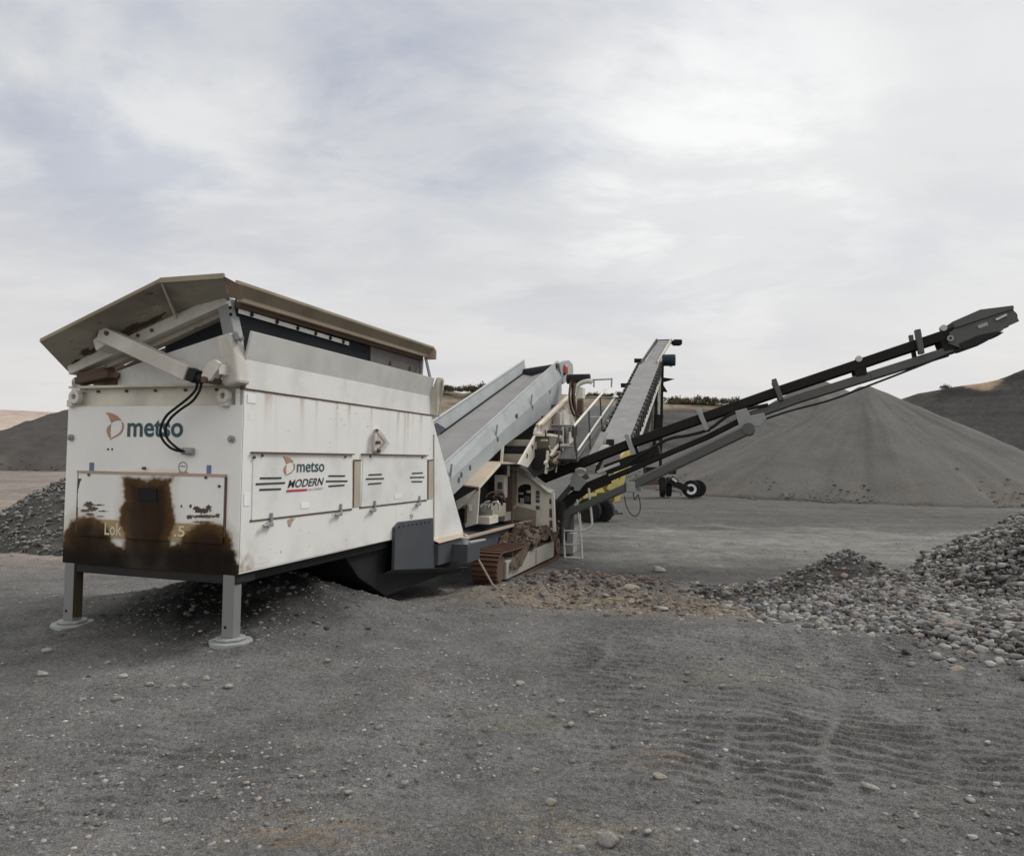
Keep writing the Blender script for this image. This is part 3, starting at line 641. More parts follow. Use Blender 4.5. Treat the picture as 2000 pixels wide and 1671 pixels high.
def logo(fx, plane, off, parent, tv):
    def P(x, y): return plane(*fx(x, y), off)
    mb = MB()
    mb.prism([P(*p) for p in ((555, 198), (600, 203), (632, 214), (658, 230), (678, 250), (692, 268), (660, 264), (630, 270), (602, 288), (594, 262), (585, 240), (572, 218))], tv)
    mb.prism([P(*p) for p in ((602, 298), (582, 312), (568, 332), (564, 352), (566, 372), (575, 395), (584, 412), (592, 420), (597, 400), (594, 372), (594, 345), (597, 320))], tv)
    outer = [(697, 278), (708, 300), (710, 328), (700, 358), (682, 382), (655, 402), (625, 414), (604, 425), (590, 438)]
    inner = [(594, 425), (606, 415), (625, 404), (652, 390), (676, 370), (690, 350), (698, 326), (698, 302), (690, 284)]
    mb.prism([P(*p) for p in outer + inner], tv)
    return mb.build('emblem', 'ink_orange', parent)
logo(lambda x, y: (80 + x / 4.398, 760 + y / 4.398), F, -0.004, front, (-0.002, 0, 0))
for (x, y) in ((211, 877), (219, 877)): MB().cyl(F(x, y, 0.0), F(x, y, -0.006), 0.010, 10).build('drain_hole', 'dark_hole', front)
for (x, y) in ((179, 911), (408, 916)): MB().prism(rectF(x - 4.5, y - 8, x + 4.5, y + 8, -0.003), (-0.003, 0, 0)).build('blue_sticker', 'ink_blue', front)
gs = MB(); gs.ring(F(357, 912, -0.003), (1, 0, 0), 0.045, 0.055, 0.001); gs.prism(rectF(349, 921, 367, 924, -0.003), (-0.002, 0, 0)); gs.prism(rectF(352, 909, 362, 911, -0.003), (-0.002, 0, 0)); gs.build('grey_sticker', 'ink_grey', front)
for (x, y) in ((140.5, 854), (453.5, 857)):
    b = MB(); c = F(x, y, 0.0); b.cyl(c, c + Vector((-0.03, 0, 0)), 0.034, 18); b.cyl(c, c + Vector((-0.045, 0, 0)), 0.02, 6); b.build('bolt_head', 'grey_steel', front, 0.004)
for (x, y) in ((178, 927), (406, 932), (284, 914), (432, 949)):
    b = MB(); c = F(x, y, 0.0); b.cyl(c, c + Vector((-0.035, 0, 0)), 0.014, 8); b.build('bolt_head', 'rusty', front)
bmb = MB(); bmb.box((0.012, 0.03, 0.60), (0.30, HW - 0.03, 0.72)); bmb.build('front_beam', 'dark_steel', plant, 0.01)

# --- corner posts, side panels
for k in (0.005, HW - 0.10): MB().box((0.012, k, 0.70), (0.10, k + 0.095, 2.46)).build('corner_post', 'white_paint', plant, 0.008)
prof = [(0.012, 0.70), (0.012, 2.455), (4.30, 2.455), (5.66, 0.585), (4.40, 0.545), (4.40, 0.72)]
side = MB().prism([(a, 0.0, b) for a, b in prof], (0, 0.05, 0)).build('side_panel', 'white_paint', plant, 0.006)
MB().prism([(a, HW - 0.05, b) for a, b in prof], (0, 0.05, 0)).build('side_panel', 'white_paint', plant, 0.006)
def side_skin():
    ys = np.linspace(0.013, 4.29, 300); zs = np.linspace(0.722, 2.44, 130); X, Z = np.meshgrid(ys, zs, indexing='ij')
    c = np.ones(X.shape + (3,)) * np.array((0.745, 0.738, 0.705)); n = fbm(X * 1.3, Z * 1.3, 4, 501)
    c = c * (1 - 0.05 * np.clip(n, 0, 1)[..., None])
    def bl(col, w): c[:] = c * (1 - w[..., None]) + np.array(col) * w[..., None]
    run = np.clip(fbm(X * 7, Z * 0.35, 4, 503) - 0.15, 0, 1) * np.exp(-(2.44 - Z) / (0.12 + 0.35 * np.clip(fbm(X * 3, Z * 0, 3, 504) + .3, 0, 1)))
    bl((0.36, 0.25, 0.17), np.clip(run * 1.0, 0, .6)); bl((0.30, 0.19, 0.12), np.clip(0.55 - (2.44 - Z) / 0.03, 0, .5) * np.clip(0.5 + fbm(X * 5, Z, 3, 505), 0, 1))
    low = np.exp(-(Z - 0.722) / 0.10) * np.clip(0.35 + 0.8 * fbm(X * 2.4, Z * 2.4, 4, 506), 0, 1); bl((0.36, 0.32, 0.26), low * 0.55)
    corner = np.exp(-((X / 0.22) ** 2 + ((Z - 0.72) / 0.2) ** 2)) * np.clip(.5 + fbm(X * 8, Z * 8, 3, 507), 0, 1); bl((0.20, 0.14, 0.06), np.clip(corner, 0, .85))
    drip = sst(0.55, 0.95, fbm(X * 16, Z * 0.5, 3, 508)) * sst(2.3, 1.2, Z) * 0.22; bl((0.46, 0.42, 0.36), drip)
    sc = sst(0.06, 0.0, np.abs(fbm(X * 1.1, Z * 6.5, 3, 509))) * sst(0.35, 0.75, fbm(X * 2.2, Z * 2.0, 3, 510)); bl((0.47, 0.44, 0.40), sc * 0.5)
    sp = sst(0.80, 0.95, fbm(X * 22, Z * 22, 2, 511)) * sst(0.0, .6, fbm(X * 1.5, Z * 1.5, 3, 512)); bl((0.22, 0.12, 0.07), sp * .8)
    dent = 0.004 * fbm(X * 1.1, Z * 1.3, 3, 513)
    P = np.stack([X, np.full(X.shape, -0.0035) + dent * 0.4, Z], -1).reshape(-1, 3)
    o = np_mesh('side_skin', P, grid_faces(300, 130), 'panel_paint', c.reshape(-1, 3), True); o.parent = side
side_skin()
e = MB(); e.prism([S(847, 848, -.008), S(849, 848, -.008), S(849, 1048, -.008), S(847, 1048, -.008)], (0, 0.002, 0)); e.build('panel_seam', 'recess_tan', side)
fl = MB(); fl.prism([(-0.005, -0.012, 2.446), (4.33, -0.012, 2.446), (4.33, -0.012, 2.462), (-0.005, -0.012, 2.462)], (0, 0.05, 0)); fl.build('rust_seam', 'rusty', side, 0.003)
def door(tx0, ty0, tx1, ty1, bx0, by0, bx1, by1):
    dd = MB(); dd.prism([S(tx0, ty0, -.012), S(tx1, ty1, -.012), S(bx1, by1, -.012), S(bx0, by0, -.012)], (0, 0.011, 0)); o = dd.build('door', 'white_paint', side, 0.004)
    s = MB(); a, b = S(tx0 - 3, ty0, -.02), S(tx1 + 3, ty1, -.02); s.beam(a, b, 0.03, 0.014)
    s.build('door_hinge', 'rusty', side)
    s = MB(); a, b = S(bx0 - 4, by0 + 1, -.006), S(bx1 + 1, by1 + 1, -.006); s.beam(a, b, 0.008, 0.022); s.build('door_gap', 'rusty', side)
    return o
door(495, 883, 688, 887, 492, 1016, 686, 993); door(710, 886.5, 832, 889, 706, 990, 832, 975.5)
for q in ([(691, 899), (705, 899), (704, 989), (690, 991)], [(836, 900), (846, 899), (845, 973), (836, 975)]): MB().prism([S(x, y, -.0075) for x, y in q], (0, 0.002, 0)).build('side_recess', 'recess_tan', side)
for q in ([(690, 898), (692.5, 898), (691.5, 991), (689.5, 991)], [(691, 897), (706, 897), (706, 900), (691, 900)], [(835, 899), (837.5, 899), (837, 975), (835, 975)], [(835, 897.5), (847, 897), (847, 899.5), (835, 900)]): MB().prism([S(x, y, -.010) for x, y in q], (0, 0.003, 0)).build('recess_edge', 'rusty', side)
for (x, y, w) in ((524, 1017, 12), (661, 997, 9), (728, 990, 8), (816, 979, 6)):
    b = MB(); c = S(x, y, -0.012); b.box(c + Vector((-0.045, -0.03, -0.055)), c + Vector((0.05, 0, -0.015))); b.box(c + Vector((0.02, -0.022, -0.06)), c + Vector((0.05, 0, 0.08))); b.cyl(c + Vector((-0.05, -0.03, -0.035)), c + Vector((-0.12, -0.035, -0.04)), 0.016, 8); b.build('door_latch', 'grey_steel', side, 0.004)
for (x, y) in ((511, 889), (673, 892), (722, 891), (824, 893), (495, 893)):
    b = MB(); c = S(x, y, -0.008); b.cyl(c, c + Vector((0, -0.02, 0)), 0.014, 8); b.build('bolt_head', 'rusty', side)
b = MB(); b.prism([S(731, 838, -.01), S(737, 838, -.01), S(757, 866, -.01), S(741, 882, -.01), S(730, 884, -.01)], (0, -0.035, 0)); b.beam(S(734, 840, -.05), S(752, 862, -.12), 0.03, 0.03); b.beam(S(752, 862, -.12), S(738, 880, -.05), 0.03, 0.03); b.beam(S(733, 846, -.06), S(732, 880, -.06), 0.03, 0.04)
b.build('lifting_bracket', 'dirty_white', side, 0.004)
for c, h, k in ((S(734, 864, -.07), .06, .022), (S(734, 840, -.05), .03, .018), (S(738, 880, -.06), .03, .025)): MB().cyl(c, c + Vector((0, -h, 0)), k, 10).build('bracket_pin', 'rusty', side)
logo(lambda x, y: (440 + (450 + (x - 555) * 0.60) / 3.979, 760 + (520 + (y - 198) * 0.645) / 3.979), S, -0.016, side, (0, -0.002, 0))
def rectL(x0, y0, x1, y1, v):             # side-plane rectangle squared to the panel
    a, b = S(x0, y1, v), S(x1, y0, v); return [(a.x, v, a.z), (b.x, v, a.z), (b.x, v, b.z), (a.x, v, b.z)]
decal_text('metso', rectL(580, 902, 634, 922, -.016), 'ink_teal', side, 0.012)
a, b = S(562, 953, -.016), S(634, 934, -.016)
decal_text('MODERN', [(a.x, -.016, a.z), (b.x - .01, -.016, a.z + .012), (b.x - .01, -.016, b.z + .012), (a.x, -.016, b.z)], 'ink_black', side, 0.014, 0.30)
decal_text('MACHINERY', [S(602, 958.5, -.016), S(632, 955.5, -.016), S(632, 951, -.016), S(602, 953.5, -.016)], 'ink_grey', side, 0.0)
b = MB(); b.beam(S(560, 958.5, -.016), S(600, 956, -.016), 0.002, 0.022); b.build('red_stripe', 'ink_red', side)
b = MB()
for (x0, x1, y, k) in ((508, 550, 933.5, -.5), (500, 557, 945, -2.5), (507, 549, 956, -1.5), (642, 674, 929, 0), (637, 679, 939.5, -.5), (642, 673, 949, -2), (720, 746, 927, -1), (715, 750, 935, -1), (719, 745, 945, -2), (805, 826, 924, -1), (801, 829, 932, -.5), (804, 825, 940, 0)):
    MB().beam(S(x0, y, -.016), S(x1, y + k, -.016), 0.002, 0.018).build('black_stripe', 'ink_black', side)
for q in ((483, 771, 500, 786), (588, 980, 604, 993), (770, 964, 784, 974), (476, 962, 488, 988)): MB().prism(rectL(*q, -.0065 if q[0] in (483, 476) else -.0145), (0, -0.002, 0)).build('white_sticker', 'sticker_white', side)
def blotch(name, cx, cy, rx, ry, mat, parent, v=-.007, seed=0, n=26):
    c = S(cx, cy, v); e1 = S(cx + rx, cy, v) - c; e2 = S(cx, cy + ry, v) - c; rg = random.Random(seed)
    pts = [c + (e1 * math.cos(t) + e2 * math.sin(t)) * rg.uniform(0.65, 1.15) for t in [2 * math.pi * k / n for k in range(n)]]
    return MB().prism(pts, (0, -0.001, 0)).build(name, mat, parent)
blotch('rust_mark', 566, 1020, 4, 8, 'pale_rust', side, -.007, 2); blotch('rust_mark', 571, 1014, 4, 4, 'pale_rust', side, -.007, 3); blotch('rust_mark', 804, 1008, 4, 5, 'recess_tan', side, -.007, 4)

# --- belly, tray, guard plate, tool box under the hopper
b = MB()
b.prism([(2.0, 0.12, 0.70), (3.0, 0.12, 0.70), (5.7, 0.12, 0.62), (5.7, 0.12, -0.04), (3.2, 0.12, -0.06), (2.45, 0.12, 0.30)], (0, 1.93, 0)); b.box((0.3, 0.06, 0.60), (3.1, 0.14, 0.715)); b.build('belly_tray', 'black_paint', plant, 0.012)  # tray made black and deep in place of the shadow under the hopper
gp = [S(772, 1030, -.05), S(782, 1019, -.05), S(846, 1011, -.05), S(850, 1110, -.05), S(770, 1113, -.05)]
gd = MB().prism(gp, (0, 0.045, 0)).build('guard_plate', 'charcoal', plant, 0.006)
b = MB(); a0, a1 = S(770, 1112, -.05), S(912, 1108, -.05); b.prism([a0, a1, a1 + Vector((0, .30, -.13)), a0 + Vector((0, .30, -.13))], (0, 0, 0.012)); b.build('guard_lip', 'charcoal', gd, 0.004)
for k in range(8): c = lin(S(780, 1028, -.055), S(838, 1019, -.055), k / 7); MB().cyl(c, c + Vector((0, -.008, 0)), 0.012, 8).build('bolt_head', 'dark_steel', gd)
tb = MB(); tb.box((4.42, -.10, 0.20), (5.5, 0.10, 0.53)); o = tb.build('tool_box', 'charcoal', plant, 0.012)
b = MB(); b.prism([(4.40, -.12, .535), (4.40, 0.05, .59), (5.6, .05, .59), (5.6, -.12, .535)], (0, 0, .012)); b.build('box_lid', 'tan_dusty', o, 0.004)
b = MB(); b.box((4.95, -.36, .18), (5.5, -.10, .47)); b.build('valve_block', 'charcoal', o, 0.01)
b = MB(); b.cyl((5.0, -.30, .47), (5.0, -.30, .55), .05, 14); b.cyl((5.0, -.3, .55), (5.0, -.3, .58), .065, 14); b.beam((5.1, -.32, .49), (5.75, -.34, .47), .06, .03); b.build('valve_handle', 'silver', o, 0.005)

# --- legs with foot pads
def leg(v):
    b = MB(); b.box((0.0, v - 0.065, 0.10), (0.115, v + 0.065, 0.70)); o = b.build('front_leg', 'leg_steel', plant, 0.010)
    b = MB(); c = Vector((-0.002, v + 0.02, 0.20)); b.cyl(c, c + Vector((0.01, 0, 0)), 0.015, 12); b.build('pin_hole', 'dark_hole', o)
    b = MB(); oc = [(0.06 + 0.215 * math.cos(t), v + 0.205 * math.sin(t), 0.015) for t in [math.pi / 8 + k * math.pi / 4 for k in range(8)]]
    b.prism(oc, (0.004, 0, 0.06)); f = b.build('foot_pad', 'grey_steel', o, 0.012)
    b = MB(); b.prism([(0.06 + 0.15 * math.cos(t), v + 0.14 * math.sin(t), 0.077) for t in [math.pi / 8 + k * math.pi / 4 for k in range(8)]], (0, 0, 0.025)); b.build('foot_collar', 'grey_steel', o, 0.008)
    b = MB(); b.box((0.013, v - 0.08, 0.61), (0.14, v + 0.08, 0.72)); b.build('leg_socket', 'dark_steel', o, 0.01)
    return o
leg(0.105); ll = leg(2.075)
MB().prism([(0.0, 2.008, 0.14), (0.112, 2.008, 0.12), (0.112, 2.008, 0.68), (0.0, 2.008, 0.68)], (0, -0.002, 0)).build('oil_run', 'oil_brown', ll)

# --- ledge, front wall, rubber, hopper flare
b = MB(); b.box((0.06, 0.10, 2.30), (0.16, HW - 0.06, 2.50)); b.box((-0.03, 0.06, 2.485), (0.16, HW - 0.02, 2.51)); b.box((0.0, 0.06, 2.29), (0.16, HW - 0.02, 2.305)); led = b.build('front_ledge', 'cream_paint', plant, 0.006)
for (x, y) in ((148, 775), (438, 773)):
    b = MB(); c = F(x, y, -0.03); b.ring(c, (1, 0, 0), 0.028, 0.07, 0.03); b.box(c + Vector((-.02, -.05 if x > 300 else 0.03, -.10)), c + Vector((.09, .04 if x > 300 else 0.10, -.03))); b.build('lifting_lug', 'dirty_white', led, 0.006)
for k in range(5): c = Vector((0.055, 0.35 + k * 0.37, 2.455)); MB().cyl(c, c + Vector((-.02, 0, 0)), .014, 8).build('bolt_head', 'rusty', led)
b = MB(); b.prism([F(222, 757, .10), F(440, 757, .10), F(439, 652, .10), F(330, 688, .10), F(222, 727, .10)], (0.02, 0, 0)); b.prism([F(140, 757, .10), F(222, 757, .10), F(222, 752, .10), F(140, 752, .10)], (0.02, 0, 0)); b.build('hopper_front_wall', 'white_paint', plant, 0.004)
b = MB(); b.prism([F(325, 700, .16), F(450, 672, .16), F(450, 590, .16), F(345, 650, .16), F(322, 672, .16)], (0.015, 0, 0)); b.build('rubber_flap', 'rubber', plant)
b = MB(); b.prism([(0.20, 0.14, 2.30), (0.20, HW - 0.1, 2.30), (0.20, HW - 0.1, 2.58), (0.20, 1.45, 2.82), (0.20, 0.14, 3.2)], (0.02, 0, 0)); b.build('inner_wall', 'rusty', plant)
fl = MB()
fl.prism([(0.06, 0.015, 2.46), (4.28, 0.015, 2.46), (4.26, 0.012, 2.74), (0.04, 0.012, 2.74)], (0, 0.02, 0))
o = fl.build('hopper_flare', 'white_paint', plant)
b = MB(); b.prism([(0.04, 0.012, 2.741), (4.26, 0.012, 2.741), (4.29, -0.045, 3.01), (0.05, -0.045, 3.01)], (0, 0.025, 0.006)); b.build('flare_lip', 'grey_band', o, 0.003)
b = MB(); b.prism([(4.28, 0.03, 2.46), (4.40, -0.05, 2.46), (4.44, -0.11, 3.03), (4.28, -0.08, 3.02), (4.27, 0.03, 2.74)], (0.02, 0, 0)); b.tube([(4.50, -.02, 2.44), (4.46, -.06, 2.66), (4.43, -.11, 2.84), (4.42, -.12, 3.0)], .018, 6); b.build('flare_end', 'cream_paint', o, 0.003)
b = MB(); b.prism([(0.02, 0.12, 2.80), (2.62, 0.12, 2.80), (2.62, 0.12, 3.36), (0.02, 0.12, 3.36)], (0, 0.02, 0)); b.build('rubber_strip', 'rubber', plant)
b = MB(); b.prism([(2.62, 0.11, 2.80), (4.22, 0.11, 2.80), (4.14, 0.11, 3.36), (2.62, 0.11, 3.36)], (0, 0.02, 0)); b.prism([(2.60, .10, 2.9), (2.66, .10, 2.9), (2.66, .10, 3.36), (2.60, .10, 3.36)], (0, 0.02, 0)); o = b.build('wear_plate', 'dirty_plate', plant)
for x in (3.15, 3.75): MB().cyl((x, .108, 3.1), (x, .095, 3.1), .03, 10).build('bolt_head', 'rusty', o)
b = MB(); a0, a1 = S(466, 607, .10), S(681, 671, .10)
b.beam(a0, a1, 0.01, 0.045); o = b.build('clamp_strip', 'white_paint', plant)
for k in range(6):
    c = lin(a0, a1, (0.09, 0.29, 0.47, 0.64, 0.79, 0.93)[k]); MB().cyl(c + Vector((0, -.02, 0)), c + Vector((0, .0, 0)), 0.022, 8).build('bolt_head', 'dark_steel', o)
# inner hopper: far side and back so that no daylight shows through where the photograph has none
b = MB(); b.box((0.2, HW - 0.12, 2.46), (4.2, HW - 0.10, 2.80)); b.box((4.18, 0.14, 0.9), (4.2, HW - 0.1, 2.6)); b.box((0.2, 0.14, 1.3), (4.2, HW - .1, 1.32)); b.build('hopper_lining', 'rusty', plant)

# --- tipping frame on top: side rail and big front plate
b = MB()
b.prism([(-0.14, 0.03, 3.31), (4.12, 0.03, 3.34), (4.12, -0.07, 3.445), (-0.24, -0.07, 3.415)], (0, -0.02, -0.015))
rail = b.build('grid_side_rail', 'rail_tan', plant, 0.004)
b = MB(); b.beam((-0.08, 0.02, 3.295), (4.12, 0.02, 3.325), 0.05, 0.05); b.build('rail_flange', 'tan_dusty', rail, 0.006)
b = MB(); b.beam((-0.24, -0.078, 3.415), (4.12, -0.078, 3.445), 0.03, 0.035); b.build('rail_lip', 'mud', rail, 0.006)
b = MB(); b.beam((0.0, 0.09, 3.26), (4.1, 0.09, 3.29), 0.06, 0.06); b.build('rail_channel', 'rusty', rail, 0.006)
b = MB(); b.prism([(4.12, 0.06, 3.27), (4.12, -.13, 3.27), (4.12, -.13, 3.40), (4.12, -.08, 3.47), (4.12, 0.05, 3.40)], (0.03, 0, 0)); b.build('rail_end_cap', 'pale_rust', rail, 0.004)
b = MB(); b.beam((4.12, 0.12, 2.80), (4.12, 0.10, 3.28), .05, .05); b.beam((4.30, .02, 2.95), (4.17, .05, 3.28), .02, .05); b.build('rail_stay', 'grey_steel', rail, 0.004)
pA, pB, pC = F(80, 665, -.52), F(313, 548, -.50), F(438, 539, -.42)
pD, pE, pM = F(450, 583, -.02), F(134, 722, 0.0), F(343, 612, -.02)
def plate(pts, t, mb):
    n = (Vector(pts[1]) - Vector(pts[0])).cross(Vector(pts[2]) - Vector(pts[0])).normalized(); return mb.prism(pts, n * t)
b = MB(); plate([pE, pA, pB, pM], -0.02, b); fp = b.build('grid_front_plate', 'under_plate', plant)
b = MB(); plate([pM, pB, pC, pD], -0.02, b); b.build('plate_wing', 'under_plate', fp)
nrm = (Vector(pA) - Vector(pE)).cross(Vector(pB) - Vector(pE)).normalized(); nrm = nrm if nrm.z < 0 else -nrm
b = MB(); b.prism([lin(pM, pB, 0.0), lin(pM, pB, 0.97), lin(pM, pB, 0.97) + nrm * .03, lin(pM, pB, 0.0) + nrm * .10], Vector((0, -.02, 0))); b.build('plate_gusset', 'cream_paint', fp)
def on_plate(a, c): return lin(lin(pE, pM, a), lin(pA, pB, a), c)
rg = random.Random(5)
for (a, c, ra, rc_) in ((.30, .20, .09, .05), (.22, .28, .05, .09), (.36, .30, .03, .04), (.62, .22, .16, .05), (.74, .20, .10, .07), (.55, .30, .12, .025), (.78, .42, .03, .05), (.42, .48, .10, .015), (.48, .40, .08, .02), (.18, .42, .03, .03), (.85, .18, .10, .06), (.10, .15, .06, .06), (.66, .30, .07, .07), (.50, .14, .14, .05), (.90, .45, .05, .10), (.26, .10, .16, .05)):
    pts = [on_plate(a + ra * math.cos(t) * k, c + rc_ * math.sin(t) * k) + nrm * .024 for t, k in [(2 * math.pi * i / 18, rg.uniform(.45, 1.2)) for i in range(18)]]
    MB().prism(pts, nrm * .002).build('rust_stain', 'rusty_dark' if c < .35 else 'tan_dusty', fp)
b = MB(); b.beam(pA, pB, .025, .035); b.beam(pB, pC, .03, .05); b.beam(pA, pE, .02, .03, (1, 0, 0)); b.build('plate_edge', 'mud', fp, 0.004)
b = MB(); b.prism([F(437, 539, -.43), F(465, 554, -.30), F(472, 584, -.14), F(447, 580, -.10)], (0.0, -0.02, -0.01)); b.build('plate_corner', 'pale_rust', fp, 0.004)
bar0, bar1 = F(140, 722, -.03), F(447, 584, -.03)
b = MB(); b.beam(bar0, bar1, 0.10, 0.12, (0, 0, 1)); fb = b.build('grid_front_bar', 'dirty_white', plant, 0.008)
b = MB(); b.beam(F(160, 737, .06), F(440, 610, .06), 0.10, 0.09); b.build('grid_lower_bar', 'under_plate', fb, 0.008)
b = MB(); b.beam(F(158, 745, .0), F(222, 731, .0), 0.16, 0.07); b.beam(F(160, 735, .0), F(215, 722, .0), .14, .05); b.box(F(222, 752, .05), F(214, 728, .12)); b.build('grid_hinge', 'rusty', fb, 0.01)
b = MB(); c = F(147, 746, -.03); b.cyl(c, c + Vector((.12, 0, 0)), 0.055, 16); b.box(c + Vector((0, -.06, -.10)), c + Vector((.1, .05, .02))); b.build('hinge_pin', 'dirty_white', fb, 0.006)
for (x, y) in ((297, 645), (270, 655)): c = F(x, y, -.085); MB().cyl(c, c + Vector((-.012, 0, 0)), .018, 8).build('bolt_head', 'rusty', fb)

# --- right corner post, hydraulic arm, hoses
b = MB(); b.beam(F(441, 586, 0.0), F(458, 668, 0.0), 0.13, 0.13, (1, 0, 0)); post = b.build('telescopic_post', 'grey_steel', plant, 0.008)
b = MB(); b.beam(F(448, 655, -.02), F(463, 753, -.02), 0.185, 0.185, (1, 0, 0)); b.build('post_sleeve', 'dirty_white', post, 0.03)
b = MB(); b.beam(F(456, 650, -.08), F(474, 664, -.02), .05, .05); c = F(462, 658, -.1); b.cyl(c, c + Vector((.05, 0, 0)), .03, 10); b.build('post_pin', 'grey_steel', post, 0.005)
for (x, y) in ((450.5, 601), (451.5, 614)): c = F(x, y, -.067); MB().cyl(c, c + Vector((-.01, 0, 0)), .016, 10).build('pin_hole', 'dark_hole', post)
a0, a1 = F(203, 652, -.24), F(372, 730, -.24)
b = MB(); b.beam(a0, a1, 0.14, 0.145, (0, 0, 1)); arm = b.build('hydraulic_arm', 'dirty_white', plant, 0.010)
b = MB(); q = [(181, 664), (192, 655), (206, 646), (213, 648), (210, 672), (203, 674), (187, 685)]; b.prism([F(x, y, -.28) for x, y in q], (.30, 0, 0)); b.build('arm_bracket', 'dirty_white', arm, 0.006)
b = MB(); c = F(206, 650, -.33); b.cyl(c, c + Vector((.05, 0, 0)), .022, 12); b.build('arm_pin', 'rusty', arm)
b = MB(); d = (a1 - a0).normalized(); b.cyl(a1, a1 + d * .16, .045, 14); b.beam(a1 + d * .01, a1 + d * .10, .12, .12); b.build('arm_rod', 'black_paint', arm, 0.006)
b = MB(); q = [(391, 739), (397, 722), (408, 705), (419, 702), (428, 708), (424, 722), (411, 741), (400, 747)]; b.prism([F(x, y, -.27) for x, y in q], (.04, 0, 0)); b.prism([F(x + 14, y - 1, -.12) for x, y in q], (.04, 0, 0)); b.box(F(428, 730, -.25), F(452, 715, -.08)); b.build('arm_lug', 'dirty_white', arm, 0.006)
b = MB(); c = F(397, 741, -.30); b.cyl(c, c + Vector((.22, 0, 0)), .03, 12); b.build('arm_pin', 'rusty', arm)
for dx, pts in ((0, [(383, 740), (384, 757), (370, 775), (345, 795), (325, 812), (314, 835), (316, 855), (330, 872), (348, 880), (372, 881)]), (1, [(393, 748), (390, 762), (376, 783), (352, 800), (333, 817), (323, 838), (327, 856), (340, 870), (354, 879), (372, 884)])):
    b = MB(); us = np.linspace(-.20, -.03, len(pts)); us = us - 0.07 * np.sin(np.linspace(0, math.pi, len(pts)))
    b.tube(smooth_path([F(x, y, u) for (x, y), u in zip(pts, us)], 6), .0125, 8); b.build('hydraulic_hose', 'black_paint', arm, smooth=60)
b = MB(); c = F(367, 881, -.03); b.cyl(c + Vector((0, -.06, 0)), c + Vector((0, .06, 0)), .035, 12); b.build('hose_coupling', 'grey_steel', arm, 0.004)

# --- inclined feed belt rising out of the hopper
def Rr(u): return 1.69 + 0.3625 * (u - 5.8)
def Bd(u): return 1.44 + 0.338 * (u - 5.83)
def Bt(u): return 1.23 + 0.335 * (u - 6.2) if u < 8.66 else 2.06 + 0.265 * (u - 8.66)
UE = 13.45
def strip(pts_top, pts_bot, t, mb):
    n = len(pts_top)
    for i in range(n - 1): mb.prism([pts_top[i], pts_top[i + 1], pts_bot[i + 1], pts_bot[i]], t)
fc = MB(); us = [4.3, 8.66, UE]
fc.prism([(u, 0.35, Bd(u)) for u in us] + [(u, 0.35, Bt(u)) for u in us[::-1]], (0, 0.02, 0))
feed = fc.build('feed_conveyor', 'conveyor_grey', plant, 0.004)
def skirt(u0, u1, off):
    b = MB(); b.prism([(u0, 0.345 - off, Bd(u0) - .01), (u1, 0.345 - off, Bd(u1) - .01), (u1, 0.45 - off, Rr(u1)), (u0, 0.45 - off, Rr(u0))], (0, 0.015, 0.01))
    b.beam((u0, 0.465 - off, Rr(u0) + .005), (u1, 0.465 - off, Rr(u1) + .005), 0.05, 0.02); return b.build('belt_skirt', 'conveyor_grey', feed, 0.004)
skirt(4.3, 9.15, 0.0); skirt(9.16, UE, -0.012)
def Lw(u): return 2.46 + 0.333 * (u - 7.29)
b = MB(); b.prism([(4.6, 1.36, Lw(4.6) - .33), (UE, 1.36, Lw(UE) - .33), (UE, 1.42, Lw(UE)), (4.6, 1.42, Lw(4.6))], (0, 0.02, 0)); b.build('belt_skirt', 'conveyor_grey', feed, 0.004)
b = MB(); b.beam((4.6, 1.43, Lw(4.6)), (UE, 1.43, Lw(UE)), 0.06, 0.03); b.build('skirt_flange', 'silver', feed, 0.004)
b = MB(); b.prism([(6.9, 1.355, Lw(6.9) - .30), (8.0, 1.355, Lw(8.0) - .30), (7.6, 1.40, Lw(7.6) - .06), (6.9, 1.41, Lw(6.9) - .04)], (0, -0.012, 0)); b.build('wear_strip', 'charcoal', feed)
b = MB(); b.beam((7.7, 1.345, Lw(7.7) - .31), (UE, 1.345, Lw(UE) - .30), 0.02, 0.05); b.build('skirt_rubber', 'rubber', feed)
b = MB()
prev = None
for u in np.linspace(4.3, 13.2, 12):
    zr, zl = Rr(u) - .16, Lw(u) - .33; cur = [(u, 0.43, zr), (u, 0.70, zr - .07 + .02), (u, 1.10, zl - .05), (u, 1.37, zl)]
    if prev:
        for k in range(3): b.add([prev[k], cur[k], cur[k + 1], prev[k + 1]], [(0, 1, 2, 3)])
    prev = cur
o = b.build('belt', 'belt', feed, weld=True); sm = o.modifiers.new('solid', 'SOLIDIFY'); sm.thickness = 0.015
b = MB(); b.cyl((13.32, 0.42, Rr(13.3) - .24), (13.32, 1.40, Lw(13.3) - .42), 0.21, 28); b.build('head_pulley', 'rubber', feed, smooth=40)
b = MB(); q = [(1092, 709), (1104, 704), (1112, 703), (1119, 712), (1120, 728), (1112, 742), (1100, 750)]; b.prism([S(x, y, .36) for x, y in q], (0, .10, 0)); b.build('head_bracket', 'conveyor_grey', feed, 0.008)
b = MB(); c = S(1106, 722, .30); b.cyl(c + Vector((0, .06, -.14)), c + Vector((0, .06, -.02)), .055, 16); bb = b.build('beacon_base', 'black_paint', feed)
b = MB(); b.tube([c + Vector((0, .05, -.10)), c + Vector((0, .05, 0.06)), c + Vector((0, .05, .12)), c + Vector((0, .05, .14))], [.10, .10, .075, .03], 18); b.build('beacon', 'beacon_red', feed, smooth=60)
